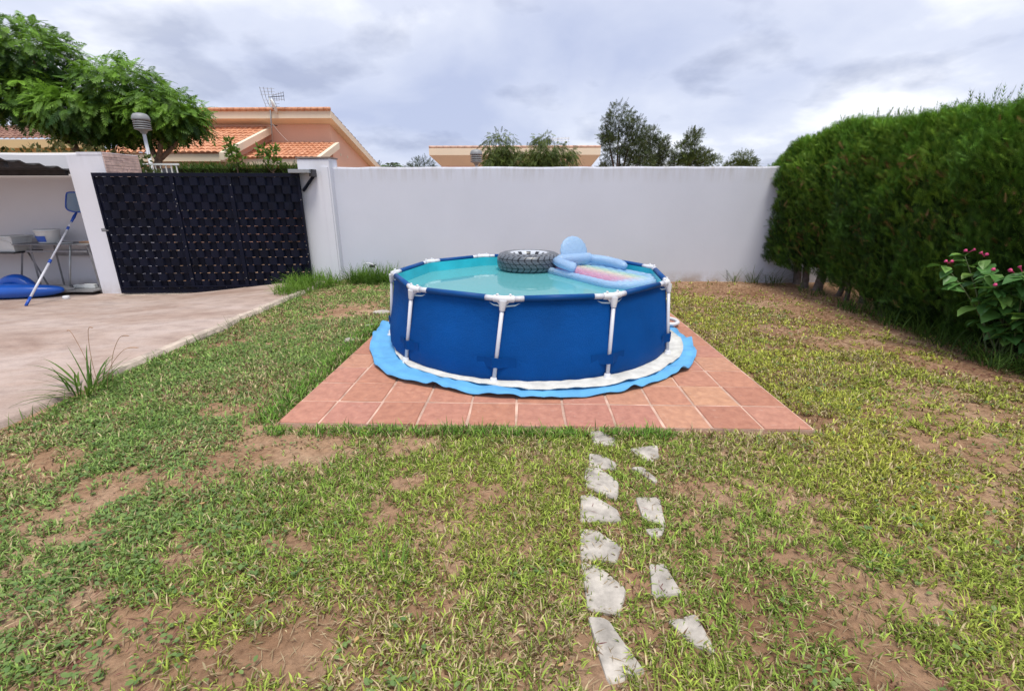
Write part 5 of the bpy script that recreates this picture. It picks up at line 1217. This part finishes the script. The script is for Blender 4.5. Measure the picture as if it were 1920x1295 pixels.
    # dry clippings and reddish runners lying on the soil
    n = 42000; x = RNG.uniform(-3.5, 4.7, n); y = .6+8*RNG.random(n)**1.5; x = np.concatenate([x, RNG.uniform(2.0, 4.8, 12000)]); y = np.concatenate([y, RNG.uniform(3.6, 8.6, 12000)]); n = len(x); red = (fbm(x*1.5+50, y*1.5, 121, 3) > .56) & (RNG.random(n) < .5)
    ok = (x > drive_edge(y)+.08) & ~((x > -1.74) & (x < 2.0) & (y > 2.86) & (y < 6.6)) & (y < 8.65); x, y, red = x[ok], y[ok], red[ok]; n = len(x)
    az = RNG.uniform(0, 2*PI, n); d = np.stack([np.cos(az), np.sin(az), RNG.normal(size=n)*.12], 1); d = unit(d); s = unit(np.stack([-np.sin(az), np.cos(az), RNG.normal(size=n)*.4], 1)); nn = np.cross(d, s)
    P = np.stack([x, y, ground_z(x, y)+.006+.012*RNG.random(n)], 1); L = .02+.05*RNG.random(n); col = lerp3((.34, .25, .14), (.52, .42, .26), RNG.random(n)); mulch = (x > 2.0) & (y > 3.6) & (RNG.random(n) < .65); col[mulch] = lerp3((.14, .07, .035), (.34, .19, .10), RNG.random(int(mulch.sum()))); col = np.where(red[:, None], lerp3((.16, .045, .045), (.25, .09, .085), RNG.random(n)), col)
    V_, F_, C_ = stamp(DIA, QF, P, d, s, nn, L, np.where(mulch, .007, .0035), col); o = np_mesh('dry_clippings', V_, F_, M['grass'], C_); tag(o, 'dry straw and reddish runners lying on the bare soil', 'straw', kind='stuff')
    for k in range(46):
        x0 = random.uniform(-3.2, 3.8); y0 = random.uniform(.95, 6.0)
        if (-1.8 < x0 < 2.05 and 2.8 < y0 < 6.6): continue
        m = MB(); L0 = random.uniform(.015, .032); m.grid(5, 3, lambda i, j: (L0*(i/4-.5), (j-1)*L0*.32*math.sin(PI*(.08+.84*i/4)), .25*L0*((j-1)**2)+.3*L0*(i/4-.5)**2))
        m.xform(Matrix.Translation((x0, y0, float(ground_z(np.array([x0]), np.array([y0]))[0])+.022)) @ Matrix.Rotation(random.uniform(0, 6.28), 4, 'Z') @ Matrix.Rotation(random.uniform(-.5, .5), 4, 'X'))
        FL.append(m)
    m = MB()
    for q in FL:
        b = len(m.v); m.v += q.v; m.f += [tuple(i+b for i in f) for f in q.f]
    tag(m.build('fallen_leaves', M['deadleaf'], None, True), 'small dry curled leaves scattered over the lawn', 'leaves', kind='stuff')
    # soil crumbs and pebbles on bare patches
    n = 5200; x = RNG.uniform(-3.4, 4.6, n); y = .6+7*RNG.random(n)**1.5; ok = (RNG.random(n) < 1.15-lawn_mask(x, y)) & (x > drive_edge(y)+.1) & ~((x > -1.76) & (x < 2.0) & (y > 2.84) & (y < 6.62)); x, y = x[ok], y[ok]; n = len(x)
    ico = np.array([(1,0,0),(-1,0,0),(0,1,0),(0,-1,0),(0,0,1),(0,0,-1)])*1.0; IF = np.array([[0,2,4],[2,1,4],[1,3,4],[3,0,4],[2,0,5],[1,2,5],[3,1,5],[0,3,5]])
    d = rdir(n); s, nn = frame(d); r = .0025+.006*RNG.random(n)**3; V_, F_, C_ = stamp(ico, IF, np.stack([x, y, ground_z(x, y)+.001], 1), d, s, nn, r, r*.8, lerp3((.20, .12, .08), (.48, .35, .26), RNG.random(n)))
    o = np_mesh('soil_crumbs', V_, F_, M['grass'], C_); tag(o, 'small crumbs of soil and grit on the bare patches', 'soil', kind='stuff')
build_lawn()

# ------------------------------------------------------------------ taller tufts
def blade_strip(root, az, L, wd, lean, curl, seg=6):
    pts = []; p = Vector(root); a = lean
    for i in range(seg+1):
        t = i/seg; w = wd*(1-t)**.7*(.55+.9*min(1, t*3)) if i < seg else .0004; sdv = Vector((-math.sin(az), math.cos(az), 0)); pts.append((p-sdv*w*.5, p+Vector((0, 0, -w*.25)), p+sdv*w*.5))
        p = p+Vector((math.cos(az)*math.sin(a), math.sin(az)*math.sin(a), math.cos(a)))*(L/seg); a += curl/seg
    return pts
def base_z(x, y): return float(ground_z(np.array([x]), np.array([y]))[0]) if x > DRIVE_X else float(drive_z(x, y))
def tuft(name, label, c, n, L, spread, colA, colB, wd=.006, lean=(.1, .8), curl=(.2, 1.2), separate=False, cat='grass tuft', group=None, sx=1, sy=1):
    z = float(ground_z(np.array([c[0]]), np.array([c[1]]))[0]); p = thing(name, (c[0], c[1], z), label, cat, group); V_, F_, C_ = [], [], []
    for k in range(n):
        r = spread*math.sqrt(random.random()); th = random.uniform(0, 2*PI); x, y = c[0]+r*math.cos(th)*sx, c[1]+r*math.sin(th)*sy; az = th+random.uniform(-.8, .8) if spread < .15 else random.uniform(0, 2*PI)
        pts = blade_strip((x, y, base_z(x, y)-.005), az, L*random.uniform(.45, 1.1), wd*random.uniform(.6, 1.3), random.uniform(*lean), random.uniform(*curl))
        t = random.random(); col = [a*(1-t)+b*t for a, b in zip(colA, colB)]; v = [tuple(q) for tr in pts for q in tr]; f = []
        for i in range(len(pts)-1):
            a = 3*i; f += [(a, a+1, a+4, a+3), (a+1, a+2, a+5, a+4)]
        if separate: np_mesh('blade', np.array(v), np.array(f), M['grass'], np.array([col]*len(v)), p)
        else: V_ += v; F_ += [tuple(q+len(V_)-len(v) for q in ff) for ff in f]; C_ += [col]*len(v)
    if not separate: o = np_mesh('blades', np.array(V_), np.array(F_), M['grass'], np.array(C_), p); o['kind'] = 'stuff'
    return p
GA, GB = (.06, .14, .018), (.14, .25, .035)
t = tuft('weed_grass_tuft', 'big coarse grass tuft with arching blades at the driveway edge', (-3.56, 3.42), 62, .42, .13, (.055, .13, .02), (.14, .23, .035), .013, (.15, 1.1), (.3, 1.3), True)
for dx, dy, h, cv in ((.02, .05, .5, .25), (.1, .1, .42, .5), (-.05, .1, .46, -.2), (.15, -.02, .36, .7)):
    P = spline([(-3.56+dx, 3.45+dy, 0), (-3.56+dx*1.5, 3.45+dy, h*.55), (-3.56+dx*2+cv*.12, 3.45+dy, h), (-3.56+dx*2+cv*.3, 3.45+dy, h+.02)], 5); MB().tube(P, [.002]*12+[.004]*3+[.002], 5).build('seed_stalk', M['stalk'] if 'stalk' in M else M['wood'], t)
for k, (x, y, n, L, lab) in enumerate(((-3.50, 4.15, 40, .16, 'short weed clump against the kerb just past the broken kerb end'), (-3.52, 4.75, 44, .15, 'low leafy clump at the middle of the kerb'), (-3.53, 5.35, 50, .18, 'weed clump with pale blades leaning over the kerb'), (-3.54, 6.1, 60, .17, 'dense grass clump on the kerb halfway to the gate'), (-3.55, 6.9, 80, .2, 'bright grass clump on the kerb near the gate'), (-3.50, 2.95, 60, .15, 'weed clump at the driveway edge nearest the camera'))):
    tuft('kerb_weed', lab, (x, y), n, L, .16, GA, GB, .005, (.1, 1.0), (.2, 1.2), group='weeds along the kerb', sy=1.7, sx=.6)
tuft('tall_grass_clump', 'tall dark grass clump against the white wall beside the gate pillar', (-2.75, 8.40), 620, .44, .50, (.06, .14, .02), (.15, .27, .04), .012, (.02, .9), (.1, 1.6), sy=.4)
tuft('tall_grass_clump', 'bright grass growing around the foot of the right gate pillar', (-3.72, 8.08), 520, .34, .48, (.075, .17, .02), (.18, .32, .04), .010, (.02, 1.0), (.1, 1.5), sy=.9)
tuft('tall_grass_clump', 'lush grass patch where the kerb meets the gate', (-3.78, 7.5), 460, .27, .42, (.085, .18, .02), (.20, .33, .05), .010, (.05, 1.1), (.1, 1.5), sx=.7)
tuft('wall_weed', 'thin weed sprouting at the foot of the white wall, nearest the pool', (3.82, 8.6), 22, .38, .09, (.07, .12, .03), (.13, .19, .05), .008, (.05, .7), (.3, 1.4), group='weeds at the wall foot')
tuft('wall_weed', 'middle weed of three sprouting at the foot of the white wall', (4.18, 8.58), 26, .46, .10, (.06, .11, .03), (.12, .17, .05), .008, (.05, .7), (.3, 1.4), group='weeds at the wall foot')
tuft('wall_weed', 'weed at the foot of the white wall closest to the hedge trunks', (4.48, 8.5), 40, .42, .15, (.05, .10, .025), (.11, .16, .04), .008, (.05, .8), (.3, 1.4), group='weeds at the wall foot')
for x, y, n, L, sp, lab in ((4.66, 7.6, 60, .2, .3, 'dark weeds around the far hedge trunks'), (4.60, 6.5, 90, .26, .3, 'grass weeds beside the thick hedge trunk'), (4.62, 5.6, 170, .36, .42, 'dense dark grass before the pale blocks under the hedge'), (4.55, 4.9, 150, .36, .34, 'dark grass under the hedge left of the flowering shrub'), (4.42, 4.18, 170, .34, .30, 'bright long grass at the foot of the flowering shrub'), (4.6, 3.75, 130, .34, .3, 'long grass under the hedge at the right picture edge')):
    tuft('hedge_weed', lab, (x, y), n, L, sp, (.035, .08, .015), (.10, .18, .03), .010, (.05, .9), (.3, 1.5), group='weeds under the hedge', sx=.5, sy=1.2)
for k, (x, y, lab) in enumerate(((1.55, 1.72, 'long bladed grass tuft fanning out in the right foreground lawn'), (-.55, 1.55, 'pale long bladed tuft in the middle foreground lawn'), (-1.22, 1.95, 'green tuft left of the centre foreground'), (-2.55, 2.75, 'bright tuft in the left lawn'))):
    tuft('lawn_tuft', lab, (x, y), 46, .13, .11, (.08, .18, .025), (.17, .29, .05), .0055, (.4, 1.25), (.2, .8), group='tufts in the lawn')

for x, y, r, lab in ((-1.86, 5.42, .07, 'pale flat stone in the grass left of the pool, nearest the pool leg'), (-1.90, 4.84, .09, 'broken pale stone at the left patio edge, nearest the camera'), (-1.95, 6.15, .11, 'pale stone slab in the grass behind the left pool leg')):
    m = MB(); z = float(ground_z(np.array([x]), np.array([y]))[0]); n = 9; rr = [r*random.uniform(.75, 1.15) for _ in range(n)]
    m.v = [(x+q*f*math.cos(2*PI*k/n), y+q*f*.8*math.sin(2*PI*k/n), z+h) for f, h in ((1, -.03), (1.02, .018), (.9, .03)) for k, q in enumerate(rr)]+[(x, y, z+.032)]
    for b in (0, n):
        for k in range(n): m.f.append((b+k, b+(k+1) % n, b+n+(k+1) % n, b+n+k))
    for k in range(n): m.f.append((2*n+k, 2*n+(k+1) % n, 3*n))
    tag(m.build('loose_stone', M['stone'], None), lab, 'stone', 'loose stones left of the patio')
wp = thing('water_pipe', (-2.75, 8.6, 0), 'white water pipe bend rising from the tall grass by the wall', 'pipe')
MB().tube(spline([(-3.0, 8.62, .0), (-3.0, 8.62, .28), (-2.93, 8.6, .33), (-2.85, 8.58, .33), (-2.74, 8.55, .26), (-2.70, 8.5, .05)], 6), .010, 8).build('pipe', M['white_plastic'], wp, True)
MB().box((-2.86, 8.53, .26), (-2.76, 8.62, .31)).build('valve_box', M['dark'], wp, bevel=.006)

# ------------------------------------------------------------------ flowering shrub at the right edge
def build_shrub():
    c = Vector((4.66, 4.42, 0)); p = thing('flowering_shrub', c, 'leafy shrub with pink trumpet flowers before the hedge at the right edge', 'shrub')
    meshes = []
    for k in range(4):
        rr = random.Random(40+k); T = [(0, 0, 0), (.12, .30, .05), (.38, .40, .07), (.7, .24, .02), (1, 0, -.14), (.7, -.24, .02), (.38, -.40, .07), (.12, -.30, .05), (.38, 0, -.0), (.7, 0, -.05)]
        T = [(x+rr.uniform(-.02, .02), y*rr.uniform(.85, 1.1), z+rr.uniform(-.02, .02)) for x, y, z in T]; F = [(0, 8, 2, 1), (8, 9, 3, 2), (9, 4, 3), (0, 7, 6, 8), (8, 6, 5, 9), (9, 5, 4)]
        me = bpy.data.meshes.new('leaf'); me.from_pydata(T, [], F); me.update(); me.materials.append(M['shrubleaf']); meshes.append(me)
    ends = []
    for k in range(20):
        az = random.uniform(PI*.55, PI*1.75); el = random.uniform(.85, 1.45); L = random.uniform(.6, 1.08); d = Vector((math.cos(az)*math.cos(el)*.9, math.sin(az)*math.cos(el), math.sin(el)))
        b = c+Vector((random.uniform(-.08, .08), random.uniform(-.08, .08), 0)); e = b+d*L; e.x = min(e.x, 5.0); mid = b.lerp(e, .5)+Vector((0, 0, .07)); P = spline([b, mid, e], 6)
        MB().tube(P, [.010*(1-.6*i/12) for i in range(13)], 6).build('stem', M['shrubstem'], p, True); ends.append((P, d))
    n = 0
    for P, d in ends:
        for t in (4, 6, 8, 9, 10, 11, 12, 12):
            q = P[t]
            for sg in (1, -1):
                if random.random() < .12 or n >= 298: continue
                o = bpy.data.objects.new('leaf', random.choice(meshes)); C.objects.link(o); setparent(o, p); s = random.uniform(.12, .20); az = math.atan2(d.y, d.x)+sg*random.uniform(.4, 1.7)
                o.location = q; o.rotation_euler = (random.uniform(-.4, .4), random.uniform(-.15, .65), az); o.scale = (s, s, s); n += 1
    k = 0
    for P, d in sorted(ends, key=lambda e: e[0][-1].x+e[0][-1].y*.3-e[0][-1].z*.6)[:9]:
        for _ in range(2):
            az = random.uniform(0, 2*PI); q = P[-1]+Vector((random.uniform(-.03, .03), random.uniform(-.03, .03), .03)); dd = Vector((math.cos(az)*.8-.3, math.sin(az)*.5-.3, .5)).normalized()
            m = MB().tube([q, q+dd*.035, q+dd*.05, q+dd*.058], [.003, .005, .012, .017], 6); m.build('flower', M['pinkflower'], p, True)
def shrubleaf():
    m, nt, N, L, B = new_mat('shrub_leaf'); oi = N.new('ShaderNodeObjectInfo')
    L.new(tramp(N, L, oi.outputs['Random'], [(0, (.06, .16, .04)), (.6, (.11, .27, .06)), (1, (.22, .37, .07))]), B.inputs['Base Color']); B.inputs['Roughness'].default_value = .45
    t = N.new('ShaderNodeBsdfTranslucent'); t.inputs[0].default_value = (.08, .2, .03, 1); mx = N.new('ShaderNodeMixShader'); mx.inputs[0].default_value = .22
    L.new(B.outputs[0], mx.inputs[1]); L.new(t.outputs[0], mx.inputs[2]); L.new(mx.outputs[0], N['Material Output'].inputs[0]); return m
M['shrubleaf'] = shrubleaf(); M['shrubstem'] = simple('green_stem', (.10, .13, .05), .6); M['pinkflower'] = simple('pink_flower', (.62, .06, .20), .5)
build_shrub()
